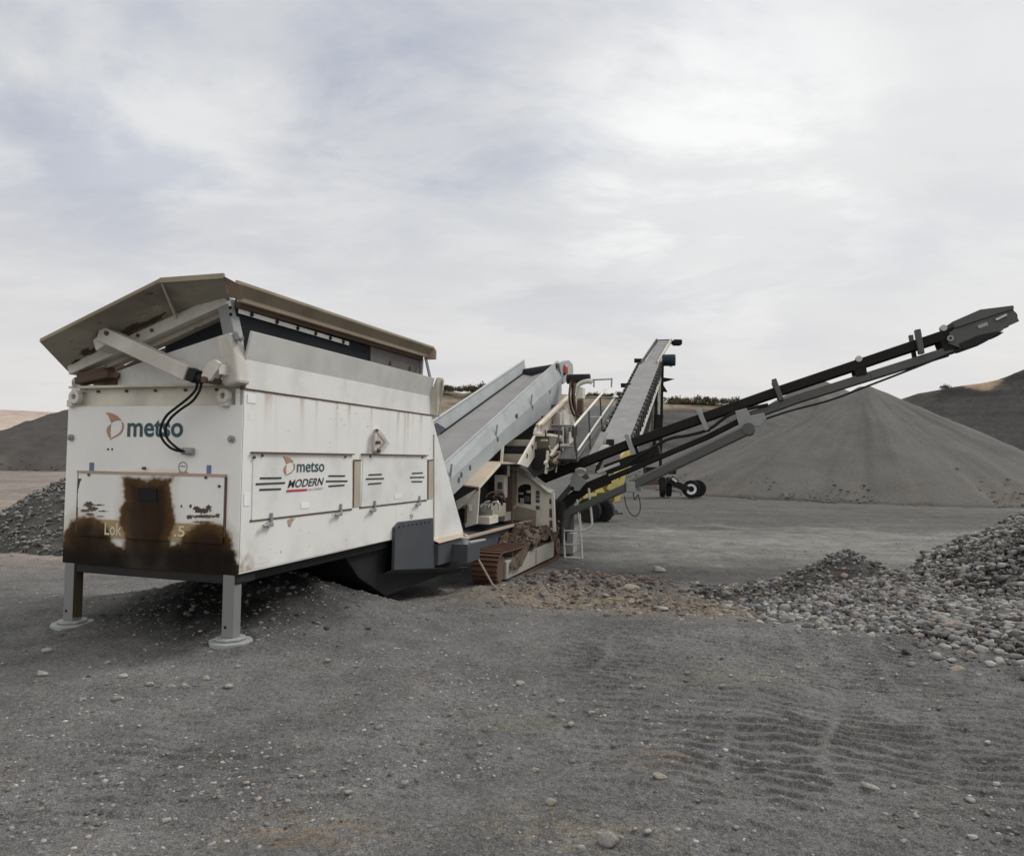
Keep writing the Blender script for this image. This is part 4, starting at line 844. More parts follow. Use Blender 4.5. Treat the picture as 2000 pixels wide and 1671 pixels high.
for (x, y) in ((901, 927), (918, 913), (896, 937), (972, 858), (1040, 795), (1010, 812), (1074, 765)):
    b = MB(); c = S(x, y, .35); b.tube([c + Vector((0, -.004, 0)), c + Vector((0, .01, 0))], .055, 16); b.build('inspection_hole', 'boom_grey', feed)
for t in (0.15, .42, .7):
    u = 4.6 + 8.6 * t; c = Vector((u, .36, Bd(u) - .02)); b = MB(); b.beam(c, c + Vector((0.02, -.02, .27)), .02, .03); b.build('skirt_rib', 'grey_steel', feed)
b = MB(); b.beam(S(982, 870, .25), S(979, 906, .25), .05, .05, (1, 0, 0)); b.build('feed_support', 'cream_paint', plant, .006)

# --- screen box under the belt with its cross beams and side plates
b = MB(); b.prism([(6.4, 0.75, 0.9), (6.4, 0.75, 1.10), (8.66, 0.75, 1.85), (13.4, 0.75, 3.10), (13.4, 0.75, 1.3), (9.8, .75, .8)], (0, 1.1, 0)); scr = b.build('screen_box', 'dark_steel', plant, 0.02)
for (x0, y0, x1, y1, u, m) in ((978, 858, 1052, 871, 9.6, 'under_plate'), (975, 876, 1046, 883, 9.4, 'dark_steel'), (978, 886, 1036, 903, 9.2, 'under_plate'), (1030, 812, 1092, 818, 11.5, 'dark_steel'), (1060, 790, 1100, 800, 12.4, 'boom_grey')):
    a0, a1 = A(x0, y0, 0, u), A(x1, y1, 0, u); b = MB(); b.box((u, min(a0.y, a1.y), min(a0.z, a1.z)), (u + .12, max(a0.y, a1.y), max(a0.z, a1.z))); b.build('cross_beam', m, scr, 0.006)
V1 = -0.12
b = MB(); b.prism([S(1055, 829, V1), S(1114, 771, V1), S(1113, 791, V1), S(1055, 845, V1)], (0, .03, 0)); b.beam(S(1053, 830, V1 - .03), S(1114, 771, V1 - .03), .16, .03); sb = b.build('screen_beam', 'tan_dusty', plant, 0.004)
b = MB(); b.beam(S(1052, 831, V1 - .035), S(1115, 770, V1 - .035), .05, .045); b.build('beam_flange', 'cream_paint', sb, .004)
b = MB(); b.prism([S(1053, 829, V1), S(1048, 838, V1), S(1046, 848, V1), S(1053, 853, V1), S(1060, 846, V1)], (0, .06, 0)); b.build('beam_knee', 'cream_paint', sb, .006)
b = MB(); b.prism([S(1014, 906, V1), S(1047, 848, V1), S(1062, 860, V1), S(1048, 886, V1), S(1031, 913, V1)], (0, .05, 0)); b.build('lower_beam', 'cream_paint', sb, .006)
b = MB(); b.prism([S(1055, 846, V1 + .04), S(1112, 792, V1 + .04), S(1118, 800, V1 + .04), S(1118, 850, V1 + .04), S(1092, 850, V1 + .04), S(1072, 868, V1 + .04), S(1060, 868, V1 + .04)], (0, .03, 0)); b.build('screen_side_plate', 'dirty_white', sb)
b = MB(); b.prism([S(1030, 912, V1 + .06), S(1058, 872, V1 + .06), S(1064, 920, V1 + .06), S(1046, 932, V1 + .06)], (0, .03, 0)); b.build('grey_gusset', 'boom_grey', sb)
b = MB(); b.prism([S(1056, 868, V1 - .02), S(1063, 868, V1 - .02), S(1067, 915, V1 - .02), S(1063, 916, V1 - .02)], (0, .04, 0)); b.build('strut_plate', 'cream_paint', sb)
def bxs(name, x0, y0, x1, y1, v, d, mat, u_d=0.35, bevel=.01):
    a0, a1 = S(x0, y1, v), S(x1, y0, v); b = MB(); b.box((a0.x, v, a0.z), (max(a1.x, a0.x + .05), v + d, a1.z)); return b.build(name, mat, sb, bevel)
bxs('motor_box', 1094, 812, 1124, 831, -.30, .3, 'dirty_white'); bxs('oil_tank', 1073, 852, 1092, 876, -.40, .3, 'olive_dark'); bxs('oil_tank_lid', 1072, 849, 1093, 852, -.41, .3, 'cream_paint')
bxs('pump_block', 1093, 842, 1108, 868, -.42, .3, 'dark_steel'); bxs('valve_bank', 1078, 880, 1095, 905, -.40, .25, 'under_plate'); bxs('filter_body', 1064, 878, 1078, 915, -.35, .3, 'dark_steel')
bxs('rubble_chute', 1095, 876, 1130, 915, -.30, .3, 'rusty'); bxs('hose_box', 1112, 845, 1124, 866, -.45, .2, 'dirty_white')
b = MB(); c = S(1098, 856, -.5); b.cyl(c, c + Vector((0, .3, 0)), .07, 16); b.build('pump_cap', 'silver', sb)
for k, pts in enumerate(([(1115, 745), (1112, 775), (1116, 800), (1122, 812)], [(1119, 742), (1118, 780), (1125, 806), (1132, 815)], [(1124, 748), (1121, 770), (1124, 800), (1128, 818)], [(1094, 905), (1104, 890), (1118, 880)], [(1085, 915), (1097, 900), (1112, 893)], [(1075, 915), (1090, 908), (1110, 905), (1118, 890)], [(1100, 870), (1104, 885), (1098, 900)])):
    b = MB(); b.tube(smooth_path([S(x, y, -.3 - .05 * (k % 3)) for x, y in pts], 5), .03 if k < 3 else .018, 7); b.build('machine_hose', 'rusty' if k in (0, 2) else 'black_paint', sb, smooth=60)
a0, a1 = A(1113, 745, 0, 13.2), A(1147, 733, 0, 13.2)
b = MB(); b.box((13.1, a1.y, a0.z), (13.5, a0.y, a1.z)); b.cyl((13.3, a1.y - .05, (a0.z + a1.z) / 2), (13.3, a0.y + .1, (a0.z + a1.z) / 2), .13, 18); b.build('belt_motor', 'dark_steel', plant, .01)
b = MB(); b.tube(smooth_path([A(x, y, 0, 12.8) for x, y in ((1124, 768), (1126, 757), (1135, 748), (1150, 744), (1156, 747))], 5), .06, 8); gu = b.build('guard_pipe', 'dirty_white', plant, smooth=60)
a0, a1 = A(1125, 778, 0, 12.8), A(1138, 756, 0, 12.8); b = MB(); b.box((12.8, a1.y, a0.z), (13.1, a0.y, a1.z)); b.build('guard_plate_small', 'dirty_white', gu, .01).name = 'guard_cover'
a0, a1 = A(1126, 810, 0, 12.8), A(1137, 780, 0, 12.8); b = MB(); b.box((12.82, a1.y, a0.z), (13.0, a0.y, a1.z)); b.build('guard_bracket', 'rusty', gu, .01)

rg = random.Random(9)
for i in range(34):
    x, y = rg.uniform(1066, 1125), rg.uniform(845, 915); c = S(x, y, -.30 - rg.random() * .15); b = MB(); L = rg.uniform(.12, .5); dv = Vector((rg.uniform(-1, 1), rg.uniform(-.4, .2), rg.uniform(-1, 1))).normalized() * L
    b.tube(smooth_path([c, c + dv * .5 + Vector((0, 0, -.06)), c + dv], 4), rg.choice((.012, .018, .03)), 7); b.build('machine_pipe', rg.choice(('rusty', 'silver', 'dark_steel', 'under_plate', 'dirty_white')), sb, smooth=60)
for i in range(20):
    x, y = rg.uniform(1064, 1120), rg.uniform(850, 905); bxs('fitting', x, y, x + rg.uniform(3, 9), y + rg.uniform(3, 10), -.32 - rg.random() * .1, .12, rg.choice(('rusty', 'dark_steel', 'grey_steel', 'tan_dusty')), bevel=.012)
for (x, y) in ((1047, 858), (1040, 872), (1030, 890), (1065, 842), (1100, 800), (1080, 824)):
    c = S(x, y, V1 - .004); pts = [c + Vector((math.cos(t) * rg.uniform(.03, .09), 0, math.sin(t) * rg.uniform(.03, .10))) for t in [2 * math.pi * k / 14 for k in range(14)]]; MB().prism(pts, (0, .002, 0)).build('rust_mark', 'rusty', sb)

for nm, pts, m, th in (('deck_strut', [(1100, 800), (1098, 880)], 'dirty_white', .05), ('deck_strut', [(1110, 845), (1092, 900)], 'rusty', .04), ('deck_strut', [(1126, 815), (1124, 905)], 'boom_grey', .05), ('deck_strut', [(1064, 905), (1090, 868)], 'cream_paint', .05),
                       ('deck_strut', [(1096, 868), (1130, 868)], 'dirty_white', .04), ('deck_strut', [(1070, 880), (1066, 925)], 'dirty_white', .05), ('deck_strut', [(1080, 905), (1116, 888)], 'rusty', .05), ('deck_strut', [(1104, 915), (1130, 902)], 'tan_dusty', .05)):
    b = MB(); b.beam(S(*pts[0], -.42), S(*pts[1], -.42), th, th, (0, 1, 0)); b.build(nm, m, sb, .006)

# --- walkway and handrails
def RL(x, y): return S(x, y, -.85)
def rails(name, lines, r=.024, mat='dirty_white', f=RL):
    b = MB()
    for pts in lines: b.tube([f(x, y) for x, y in pts], r, 7)
    return b.build(name, mat, hand, smooth=60)
b = MB(); b.tube([RL(1120, 833), RL(1187, 755)], .030, 7); hand = b.build('handrail', 'cream_paint', plant, smooth=60)
rails('handrail_bar', [[(1128, 880), (1200, 776)]], .026)
for pts in ([(1091, 860), (1091, 831), (1120, 831)], [(1121, 833), (1127, 895)], [(1119, 833), (1124, 880)], [(1150, 798), (1153, 878)], [(1172, 777), (1176, 840)], [(1119, 872), (1097, 872)]): rails('rail_post', [pts], .020, 'boom_grey')
for pts in ([(1145, 742), (1195, 740)], [(1195, 738), (1194, 756)], [(1160, 742), (1160, 756)], [(1135, 776), (1200, 776)]): rails('upper_rail', [pts], .022, 'track_beam', lambda x, y: A(x, y, 0, 14.5))
a0, a1 = RL(1130, 900), RL(1205, 800)
b = MB(); b.prism([RL(1126, 896), RL(1200, 792), RL(1202, 797), RL(1128, 903)], (0, .75, 0)); b.build('walkway', 'boom_grey', plant, .01)
for i, (x, y) in enumerate(((1163, 815), (1175, 822), (1168, 832))): rails('step_bar', [[(x - 10, y), (x + 14, y)]], .03, 'dirty_white', lambda x, y: A(x, y, 0, 13.6))

# --- engine bay: chassis, hood slab, pillars, end panel, cabinet
b = MB(); b.box((5.7, 0.12, 0.06), (10.4, 0.9, 0.42)); b.box((5.7, 0.08, .42), (10.4, 0.9, .45)); ch = b.build('chassis', 'charcoal', plant, .012)
b = MB(); b.beam((5.7, 0.07, .46), (10.0, 0.07, .46), .05, .05); b.build('chassis_lip', 'tan_dusty', ch, .005)
b = MB(); b.box((5.8, 0.66, .45), (10.3, 0.72, 1.62)); bay = b.build('engine_bay', 'dark_steel', plant)
VS = 0.10
b = MB(); q = [S(935, 953, VS), S(977, 906, VS), S(951, 907, .40), S(903, 952, .40)]; q[2] = Vector((q[1].x, .45, q[1].z + .03)); q[3] = Vector((q[0].x - .1, .45, q[0].z + .04)); plate(q, .03, b); hood = b.build('engine_hood', 'tan_dusty', plant, .004)
b = MB(); b.beam(q[0], q[1], .02, .05); b.beam(q[1], q[2], .03, .03); b.build('hood_edge', 'cream_paint', hood, .004)
top = q[1]
b = MB(); b.prism([(top.x, VS, top.z), (9.8, VS, 1.69), (9.8, .7, 1.72), (top.x, .7, top.z + .03)], (0, 0, .03)); b.build('hood_roof', 'tan_dusty', hood, .004)
def PF(x, y, u): return A(x, y, 0, u)
b = MB(); b.prism([PF(x, y, 6.55) for x, y in ((905, 985), (918, 970), (936, 955), (931, 1023), (908, 1030))], (.06, 0, 0)); b.prism([PF(x, y, 6.5) for x, y in ((890, 978), (912, 965), (930, 955), (922, 967), (908, 985), (893, 996))], (.05, 0, 0)); pl = b.build('bay_pillar', 'dirty_white', plant, .005)
b = MB(); b.prism([PF(x, y, 6.52) for x, y in ((893, 993), (907, 992), (909, 1020), (903, 1022))], (.02, 0, 0)); b.build('bay_opening', 'dark_hole', pl)
b = MB(); b.prism([PF(x, y, 6.53) for x, y in ((916, 985), (921, 985), (921, 997), (916, 997))], (.01, 0, 0)); b.build('pillar_label', 'sticker_white', pl)
b = MB(); b.beam(PF(909, 1020, 6.5), PF(911, 986, 6.5), .03, .04, (1, 0, 0)); b.build('pillar_strap', 'rusty', pl)
UP = 9.8
pts = [(996, 914), (1018, 912), (1075, 959), (1082, 967), (1082, 1036), (1060, 1031), (1030, 1024), (997, 1020)]
b = MB(); b.prism([PF(x, y, UP) for x, y in pts], (.05, 0, 0)); endp = b.build('hood_end_panel', 'cream_paint', plant, .006)
b = MB(); b.beam(PF(1016, 911, UP + .1), PF(1078, 961, UP + .1), .5, .03, (0, -.3, 1)); b.beam(PF(1080, 962, UP), PF(1083, 1038, UP), .06, .08, (1, 0, 0)); b.build('end_panel_rim', 'dirty_white', endp, .005)
op = [(1012, 962), (1012, 953), (1016, 948), (1024, 945), (1032, 945), (1037, 948), (1037, 985), (1012, 981)]
b = MB(); b.prism([PF(x, y, UP - .006) for x, y in op], (.004, 0, 0)); b.build('panel_opening', 'dark_hole', endp)
for i, (x0, y0, x1, y1, m) in enumerate(((1013, 961, 1022, 966, 'grey_steel'), (1024, 968, 1034, 980, 'boom_grey'), (1016, 972, 1023, 983, 'under_plate'), (1028, 957, 1036, 963, 'silver'))):
    a0, a1 = PF(x0, y0, UP - .03), PF(x1, y1, UP - .03); b = MB(); b.box((UP - .05, a1.y, a1.z), (UP - .006, a0.y, a0.z)); b.build('gauge_block', m, endp, .012)
for (x, y, hgt) in ((1050, 962, 7), (1050, 978, 6), (1050, 991, 6), (1050, 970, 5)): 
    a0, a1 = PF(x - 3.5, y - hgt / 1.6, UP - .004), PF(x + 4, y + hgt / 1.6, UP - .004); b = MB(); b.box((UP - .006, a1.y, a1.z), (UP - .001, a0.y, a0.z)); b.build('warning_sticker', 'boom_grey', endp)
b = MB(); b.prism([PF(x, y, UP - .004) for x, y in ((1001, 1022), (1000, 996), (1010, 988), (1028, 992), (1048, 997), (1047, 1012), (1046, 1028), (1024, 1024))], (.003, 0, 0)); b.build('mud_patch', 'mud', endp)
b = MB(); b.prism([PF(x, y, UP - .003) for x, y in ((1000, 920), (1009, 918), (1010, 950), (1008, 985), (1001, 990))], (.002, 0, 0)); b.build('mud_streak', 'mud', endp)
for (y0, y1) in ((974, 984), (993, 1010), (1016, 1030)):
    a0, a1 = PF(1073, y0, UP - .004), PF(1080, y1, UP - .004); b = MB(); b.box((UP - .008, a1.y, a1.z), (UP - .001, a0.y, a0.z)); b.build('rust_patch', 'rusty', endp)
def bayf(name, x0, y0, x1, y1, u, d, mat, bevel=.008):
    a0, a1 = PF(x0, y0, u), PF(x1, y1, u); b = MB(); b.box((u, a1.y, a1.z), (u + d, a0.y, a0.z)); return b.build(name, mat, bay, bevel)
cab = bayf('control_cabinet', 966, 927, 985, 972, 8.6, .2, 'dirty_white'); bayf('cabinet_screen', 972, 941, 981, 955, 8.59, .01, 'boom_grey', 0); bayf('cabinet_keypad', 970, 958, 982, 968, 8.59, .01, 'boom_grey', 0)
bayf('engine_block', 934, 985, 962, 1012, 7.6, .8, 'under_plate'); bayf('exhaust_pipe', 990, 908, 994, 930, 8.6, .05, 'silver'); bayf('bay_frame', 988, 915, 1000, 1024, 9.0, .1, 'rusty')
bayf('battery_box', 930, 1008, 956, 1024, 7.2, .5, 'cream_paint'); bayf('fuel_tank', 960, 1000, 986, 1018, 8.6, .6, 'track_beam'); bayf('bay_wall', 940, 940, 966, 1000, 9.0, .05, 'charcoal')
for i in range(6):
    b = MB(); c = PF(938 + 5 * i, 990 - (i % 3) * 9, 7.5); b.tube(smooth_path([c, c + Vector((.05, -.05, .08)), c + Vector((.1, -.16, .10)), c + Vector((.1, -.2, -.05))], 5), .022, 7); b.build('engine_hose', ('silver', 'black_paint', 'rusty')[i % 3], bay, smooth=60)
b = MB(); c = PF(943, 992, 7.55); b.cyl(c, c + Vector((-.03, 0, 0)), .07, 16); b.build('air_filter', 'silver', bay, .006)

# --- crawler tracks
def track(v0, v1, detail):
    path = []; u0, u1, zb, zt = 6.55, 10.25, -0.40, 0.17; r0 = (zt - zb) / 2; zc = (zt + zb) / 2
    for k in range(13): t = math.pi / 2 + math.pi * k / 12; path.append((u0 + r0 * math.cos(t) * 1.25, zc + r0 * math.sin(t)))
    n = 22
    for k in range(1, n): path.append((u0 + (u1 - u0) * k / n, zb))
    for k in range(13): t = -math.pi / 2 + math.pi * k / 12; path.append((u1 + r0 * math.cos(t), zc + r0 * math.sin(t)))
    for k in range(1, n): s = k / n; path.append((u1 + (u0 - u1) * s, zt - 0.035 * math.sin(math.pi * s)))
    b = MB(); N = len(path)
    for k in range(N):
        p, q = path[k], path[(k + 1) % N]; d = Vector((q[0] - p[0], 0, q[1] - p[1])); L = d.length; d.normalize(); nrm = Vector((d.z, 0, -d.x)); c = Vector(((p[0] + q[0]) / 2, (v0 + v1) / 2, (p[1] + q[1]) / 2))
        b.frame_box(c, d * L * 0.46, (0, (v1 - v0) / 2, 0), nrm * .016)
        b.frame_box(c + nrm * .03 + d * L * .28, d * .018, (0, (v1 - v0) / 2, 0), nrm * .024)
    tr = b.build('crawler_track', 'track_steel', plant)
    b = MB(); vv = v0 + .02; q = [(6.75, -.34), (10.0, -.33), (10.02, .02), (6.75, -.02)]
    b.prism([(a, vv, c) for a, c in q], (0, (v1 - v0) * .6, 0)); b.build('track_frame', 'track_beam', tr, .012)
    b = MB(); b.prism([(8.6, vv - .006, -.335), (8.63, vv - .006, -.335), (8.63, vv - .006, .0), (8.6, vv - .006, -.002)], (0, .005, 0)); b.build('frame_joint', 'rusty', tr)
    b = MB(); b.cyl((10.25, v0 + .03, zc), (10.25, v1 - .05, zc), .22, 24); b.ring((10.25, v0 + .01, zc), (0, 1, 0), .07, .17, .03); b.build('sprocket', 'rusty', tr, .006)
    b = MB(); b.cyl((6.55, v0 + .06, zc), (6.55, v1 - .06, zc), .24, 24); b.build('idler_wheel', 'rusty', tr)
    for u in (7.3, 8.2, 9.1): b = MB(); b.cyl((u, v0 + .08, .06), (u, v1 - .08, .06), .06, 14); b.build('carrier_roller', 'rusty', tr)
    return tr
track(-0.42, 0.04, True); track(2.12, 2.58, False)
b = MB(); b.tube([S(906, 1042, -.10), S(967, 1150, -.52)], .018, 8); b.build('prop_bar', 'tan_dusty', plant)

# --- folding ladder
UL = 10.6
def LP(x, y): return A(x, y, 0, UL)
b = MB(); b.tube([LP(1099, 1018), LP(1103, 1088)], .026, 8); b.tube([LP(1132, 1002), LP(1137, 1090)], .026, 8); lad = b.build('access_ladder', 'dirty_white', plant, smooth=60)
for y0, y1 in ((1036, 1036), (1063, 1062), (1088, 1090)):
    b = MB(); b.tube([LP(1100 + (y0 - 1018) * .05, y0), LP(1133 + (y1 - 1002) * .05, y1)], .018, 7); b.build('ladder_rung', 'dirty_white', lad)
for pts in ([(1127, 975), (1129, 1000), (1132, 1020), (1133, 1040)], [(1150, 953), (1153, 985), (1156, 1015), (1155, 1026), (1146, 1033), (1133, 1037)]):
    b = MB(); b.tube(smooth_path([LP(x, y) for x, y in pts], 5), .028, 8); b.build('ladder_handrail', 'dirty_white', lad, smooth=60)

# --- long side conveyor
UB = 10.8; TH = Vector((0.75, 0, 0))
def BP(x, y, du=0.0): return A(x, y, 0, UB) + Vector((du, 0, 0))
def chain_beam(pts, w, h, mb, du=0.0):
    P = [BP(x, y, du) for x, y in pts]
    for i in range(len(P) - 1): mb.beam(P[i], P[i + 1], w, h, (0, 0, 1))
b = MB(); chain_beam([(1050, 937), (1228, 866), (1520, 763), (1862, 648)], .07, .19, b); boom = b.build('side_conveyor', 'boom_dark', plant, .01)
b = MB(); chain_beam([(1050, 937), (1228, 866), (1520, 763), (1862, 648)], .07, .19, b, .52); b.build('far_rail', 'boom_dark', boom, .01)
b = MB()
ps = [BP(x, y) for x, y in ((1050, 934), (1228, 863), (1520, 760), (1862, 645), (1940, 617))]
for i in range(len(ps) - 1):
    for (va, vb, za, zb) in ((.02, .18, .05, -.02), (.18, .36, -.02, -.02), (.36, .52, -.02, .05)):
        p, q = ps[i], ps[i + 1]; b.add([p + Vector((va, 0, za)), q + Vector((va, 0, za)), q + Vector((vb, 0, zb)), p + Vector((vb, 0, zb))], [(0, 1, 2, 3)])
o = b.build('side_belt', 'rubber', boom, weld=True); sm = o.modifiers.new('solid', 'SOLIDIFY'); sm.thickness = .015
low = [(1180, 938), (1285, 893), (1380, 853), (1455, 815), (1560, 777), (1700, 733), (1862, 682)]
for du in (.02, .48):
    b = MB(); chain_beam(low[:4], .08, .10, b, du); lr = b.build('lower_rail', 'boom_dark', boom, .01)
    b = MB(); chain_beam(low[3:], .08, .17, b, du); b.build('upper_rail', 'boom_grey' if du < .1 else 'boom_dark', lr, .01)
b = MB(); chain_beam([(1084, 1008), (1100, 985), (1140, 955), (1190, 934)], .10, .24, b, .05); b.build('boom_foot', 'boom_dark', boom, .012)
b = MB(); chain_beam([(1086, 985), (1120, 945), (1150, 928)], .05, .12, b, -.05); b.build('foot_rail', 'boom_grey', boom, .012)
b = MB(); chain_beam([(1180, 917), (1285, 878)], .40, .22, b, .3); b.build('boom_gearbox', 'dark_steel', boom, .02)
b = MB(); chain_beam([(1168, 922), (1212, 905)], .05, .07, b, -.1); b.build('chrome_rod', 'silver', boom, .01)
for (x0, y0, x1, y1) in ((1225, 848, 1239, 888), (1364, 799, 1382, 840), (1511, 741, 1526, 782), (1790, 645, 1798, 692)):
    b = MB(); b.beam(BP(x0, y0, -.07), BP(x1, y1, -.07), .10, .16, (1, 0, 0)); o = b.build('belt_bracket', 'grey_steel' if x0 < 1400 else 'boom_grey', boom, .012)
    b = MB(); b.beam(BP(x0, y0, .60), BP(x1, y1, .60), .08, .10, (1, 0, 0)); b.build('far_bracket', 'boom_grey', o, .01)
for (x, y, x1, y1) in ((1677, 701, 1680, 740), (1842, 641, 1852, 690)):
    b = MB(); b.prism([BP(x - 12, y + 8, -.03), BP(x + 12, y, -.03), BP(x1 + 14, y1 - 8, -.03), BP(x1 - 8, y1 - 4, -.03)], (.55, 0, 0)); o = b.build('idler_frame', 'boom_dark', boom, .01)
    b = MB(); c = BP(x, y, -.06); b.cyl(c, c + Vector((.12, 0, 0)), .065, 16); b.build('idler_roller', 'silver', o, .006)
# head of the boom
b = MB(); b.prism([BP(x, y, -.06) for x, y in ((1853, 651), (1864, 642), (1977, 604), (1989, 628), (1962, 640), (1950, 652), (1921, 667), (1882, 682), (1851, 672))], (.06, 0, 0)); hd = b.build('boom_head', 'boom_grey', boom, .006)
b = MB(); b.prism([BP(x, y, .56) for x, y in ((1853, 651), (1864, 642), (1977, 604), (1989, 628), (1962, 640), (1950, 652), (1921, 667), (1882, 682), (1851, 672))], (.06, 0, 0)); b.build('head_side', 'boom_dark', hd, .006)
b = MB(); b.prism([BP(x, y, -.10) for x, y in ((1857, 630), (1912, 606), (1976, 598), (1978, 604), (1863, 642))], (.74, 0, 0)); b.build('head_cover', 'boom_grey', hd, .01)
b = MB(); c = BP(1972, 619, -.015); b.cyl(c, c + Vector((.56, 0, 0)), .13, 24); b.build('head_drum', 'rubber', hd, smooth=40)
b = MB(); b.prism([BP(x, y, -.09) for x, y in ((1880, 684), (1922, 669), (1955, 650), (1945, 648), (1910, 655), (1870, 672))], (.6, 0, 0)); b.build('head_motor', 'dark_steel', hd, .02)
b = MB(); b.prism([BP(x, y, -.075) for x, y in ((1907, 637), (1926, 630), (1928, 636), (1910, 643))], (.01, 0, 0)); b.build('head_label', 'ink_grey', hd)
b = MB(); c = BP(1854, 662, -.09); b.ring(c, (1, 0, 0), .025, .06, .02); b.build('head_lug', 'grey_steel', hd, .004)
b = MB(); chain_beam([(1942, 626), (1963, 616)], .03, .04, b, -.09); b.build('tension_rod', 'silver', hd)
b = MB(); b.tube(smooth_path([BP(x, y, -.1) for x, y in ((1930, 664), (1945, 657), (1956, 650))], 4), .012, 6); b.build('head_cable', 'black_paint', hd)
b = MB(); b.tube(smooth_path([BP(x, y, -.09) for x, y in ((1490, 820), (1545, 802), (1620, 782), (1700, 752), (1790, 717), (1878, 681))], 6), .022, 7); b.build('boom_cable', 'black_paint', boom, smooth=60)
b = MB(); b.tube(smooth_path([BP(x, y, -.06) for x, y in ((1225, 905), (1300, 860), (1345, 850), (1385, 838), (1430, 808), (1500, 790))], 6), .035, 7); b.build('boom_hose', 'black_paint', boom, smooth=60)
# lift strut
for du, nm in ((-.22, 'lift_strut'), (.60, 'lift_strut')):
    b = MB(); chain_beam([(1226, 951), (1466, 836)], .16, .20, b, du); ls = b.build(nm, 'boom_grey', boom, .012)
    b = MB(); chain_beam([(1086, 1012), (1240, 944)], .12, .15, b, du); b.build('strut_ram', 'boom_grey', ls, .012)
    b = MB(); chain_beam([(1226, 944), (1464, 829)], .17, .012, b, du - .005); b.build('strut_edge', 'grey_steel', ls)
    b = MB(); c = BP(1236, 948, du - .1); b.box(c - Vector((.0, .10, .14)), c + Vector((.2, .10, .10))); b.build('strut_clamp', 'grey_steel', ls, .02)
    b = MB(); c = BP(1462, 838, du - .1); b.cyl(c, c + Vector((.2, 0, 0)), .13, 18); b.build('strut_eye', 'boom_grey', ls, .01)
b = MB(); b.prism([BP(x, y, -.12) for x, y in ((1436, 803), (1458, 797), (1466, 812), (1492, 806), (1497, 818), (1484, 834), (1470, 832), (1466, 842), (1446, 842))], (.12, 0, 0)); b.build('strut_mount', 'grey_steel', boom, .01)
b = MB(); b.prism([BP(x, y, -.18) for x, y in ((1118, 932), (1124, 922), (1136, 930), (1150, 940), (1140, 950), (1134, 958), (1124, 957), (1116, 950))], (.10, 0, 0)); pv = b.build('pivot_plate', 'grey_steel', boom, .008)
b = MB(); c = BP(1121, 953, -.20); b.cyl(c, c + Vector((.06, 0, 0)), .05, 14); b.build('pivot_pin', 'dark_steel', pv)
b = MB(); b.tube(smooth_path([BP(x, y, -.2) for x, y in ((1128, 918), (1135, 915), (1144, 916), (1147, 920))], 4), .03, 7); b.build('pivot_pipe', 'dirty_white', pv, smooth=60)
b = MB(); b.tube(smooth_path([BP(x, y, -.15) for x, y in ((1238, 956), (1242, 975), (1248, 965), (1252, 980), (1252, 995), (1245, 1006), (1235, 1003), (1226, 988), (1222, 968))], 6), .014, 6); b.build('hanging_hose', 'rusty', boom, smooth=60)
b = MB(); b.box((10.4, -.48, -.05), (11.6, 0.9, .85)); b.build('boom_base', 'dark_steel', plant, .02)
b = MB(); b.box((10.9, -.62, -.35), (11.3, -.30, .10)); b.build('side_tank', 'grey_steel', plant, .01)

# ------------------------------------------------------------------ the wheeled stacker conveyor behind
def SP(x, y, d): return D(x, y, d)
b0, b1, b2 = D(1193, 876, 28.5), D(1271, 704, 43.0), D(1297, 664, 47.2)
stk = empty('stacker_conveyor', (D(1215, 985, 33).x, D(1215, 985, 33).y, -0.4))
tag(stk, 'tall grey belt stacker on black wheels rising behind the screening plant, yellow tail frame', 'stacker conveyor')
SO = Vector(stk.location)
def K(p): return Vector(p) - SO
ax = (b1 - b0).normalized(); cr = Vector((ax.y, -ax.x, 0)).normalized()      # cr points to its right
dn = cr.cross(ax); dn = -dn if dn.z > 0 else dn
WB = 0.56
b = MB(); b.prism([K(b0 - cr * WB), K(b1 - cr * WB), K(b1 + cr * WB), K(b0 + cr * WB)], dn * .05); mb_ = b.build('main_belt', 'stacker_grey', stk, .01)
b = MB(); b.prism([K(b1 - ax * 1.0 + dn * .12 - cr * .40), K(b2 - cr * .36), K(b2 + cr * .36), K(b1 - ax * 1.0 + dn * .12 + cr * .40)], dn * .06); b.build('upper_belt', 'stacker_grey', stk, .01)
for s in (-1, 1):
    b = MB()
    for off in (.12, .95): b.beam(K(b0 + cr * s * (WB + .05) + dn * off), K(b1 + cr * s * (WB + .05) + dn * off), .09, .12)
    n = 16
    for k in range(n):
        p, q = b0.lerp(b1, k / n), b0.lerp(b1, (k + 1) / n); pp, qq = (.12, .95) if k % 2 else (.95, .12)
        b.beam(K(p + cr * s * (WB + .05) + dn * pp), K(q + cr * s * (WB + .05) + dn * qq), .05, .06)
    tr = b.build('side_truss', 'dirty_white' if s > 0 else 'boom_dark', stk)
    for k in range(1, 24):
        p = b0.lerp(b1, k / 24); b = MB(); b.prism([K(p + cr * s * (WB + .0) + dn * .0 + ax * a_ + dn * d_) for a_, d_ in ((-.20, 0), (.20, 0), (.16, .45), (-.0, .56), (-.14, .38))], cr * s * .16); b.build('idler_bracket', 'black_paint', tr)
    b = MB(); b.beam(K(b1 - ax * .8 + cr * s * .48), K(b2 + cr * s * .46), .06, .26); b.build('upper_side', 'cream_paint' if s > 0 else 'boom_grey', stk, .01)
b = MB(); b.cyl(K(b2 - cr * .5 + dn * .12), K(b2 + cr * .5 + dn * .12), .16, 18); b.build('head_drum', 'boom_dark', stk)
b = MB(); b.box(K(b2 + cr * .55 + Vector((0, -.3, -.35))), K(b2 + cr * .55 + Vector((.55, .3, .0)))); b.build('head_motor', 'boom_dark', stk, .08)
b = MB(); c = b1 + cr * .66; b.cyl(K(c), K(c + cr * .75), .34, 22); b.build('drive_motor', 'teal_motor', stk, .03)
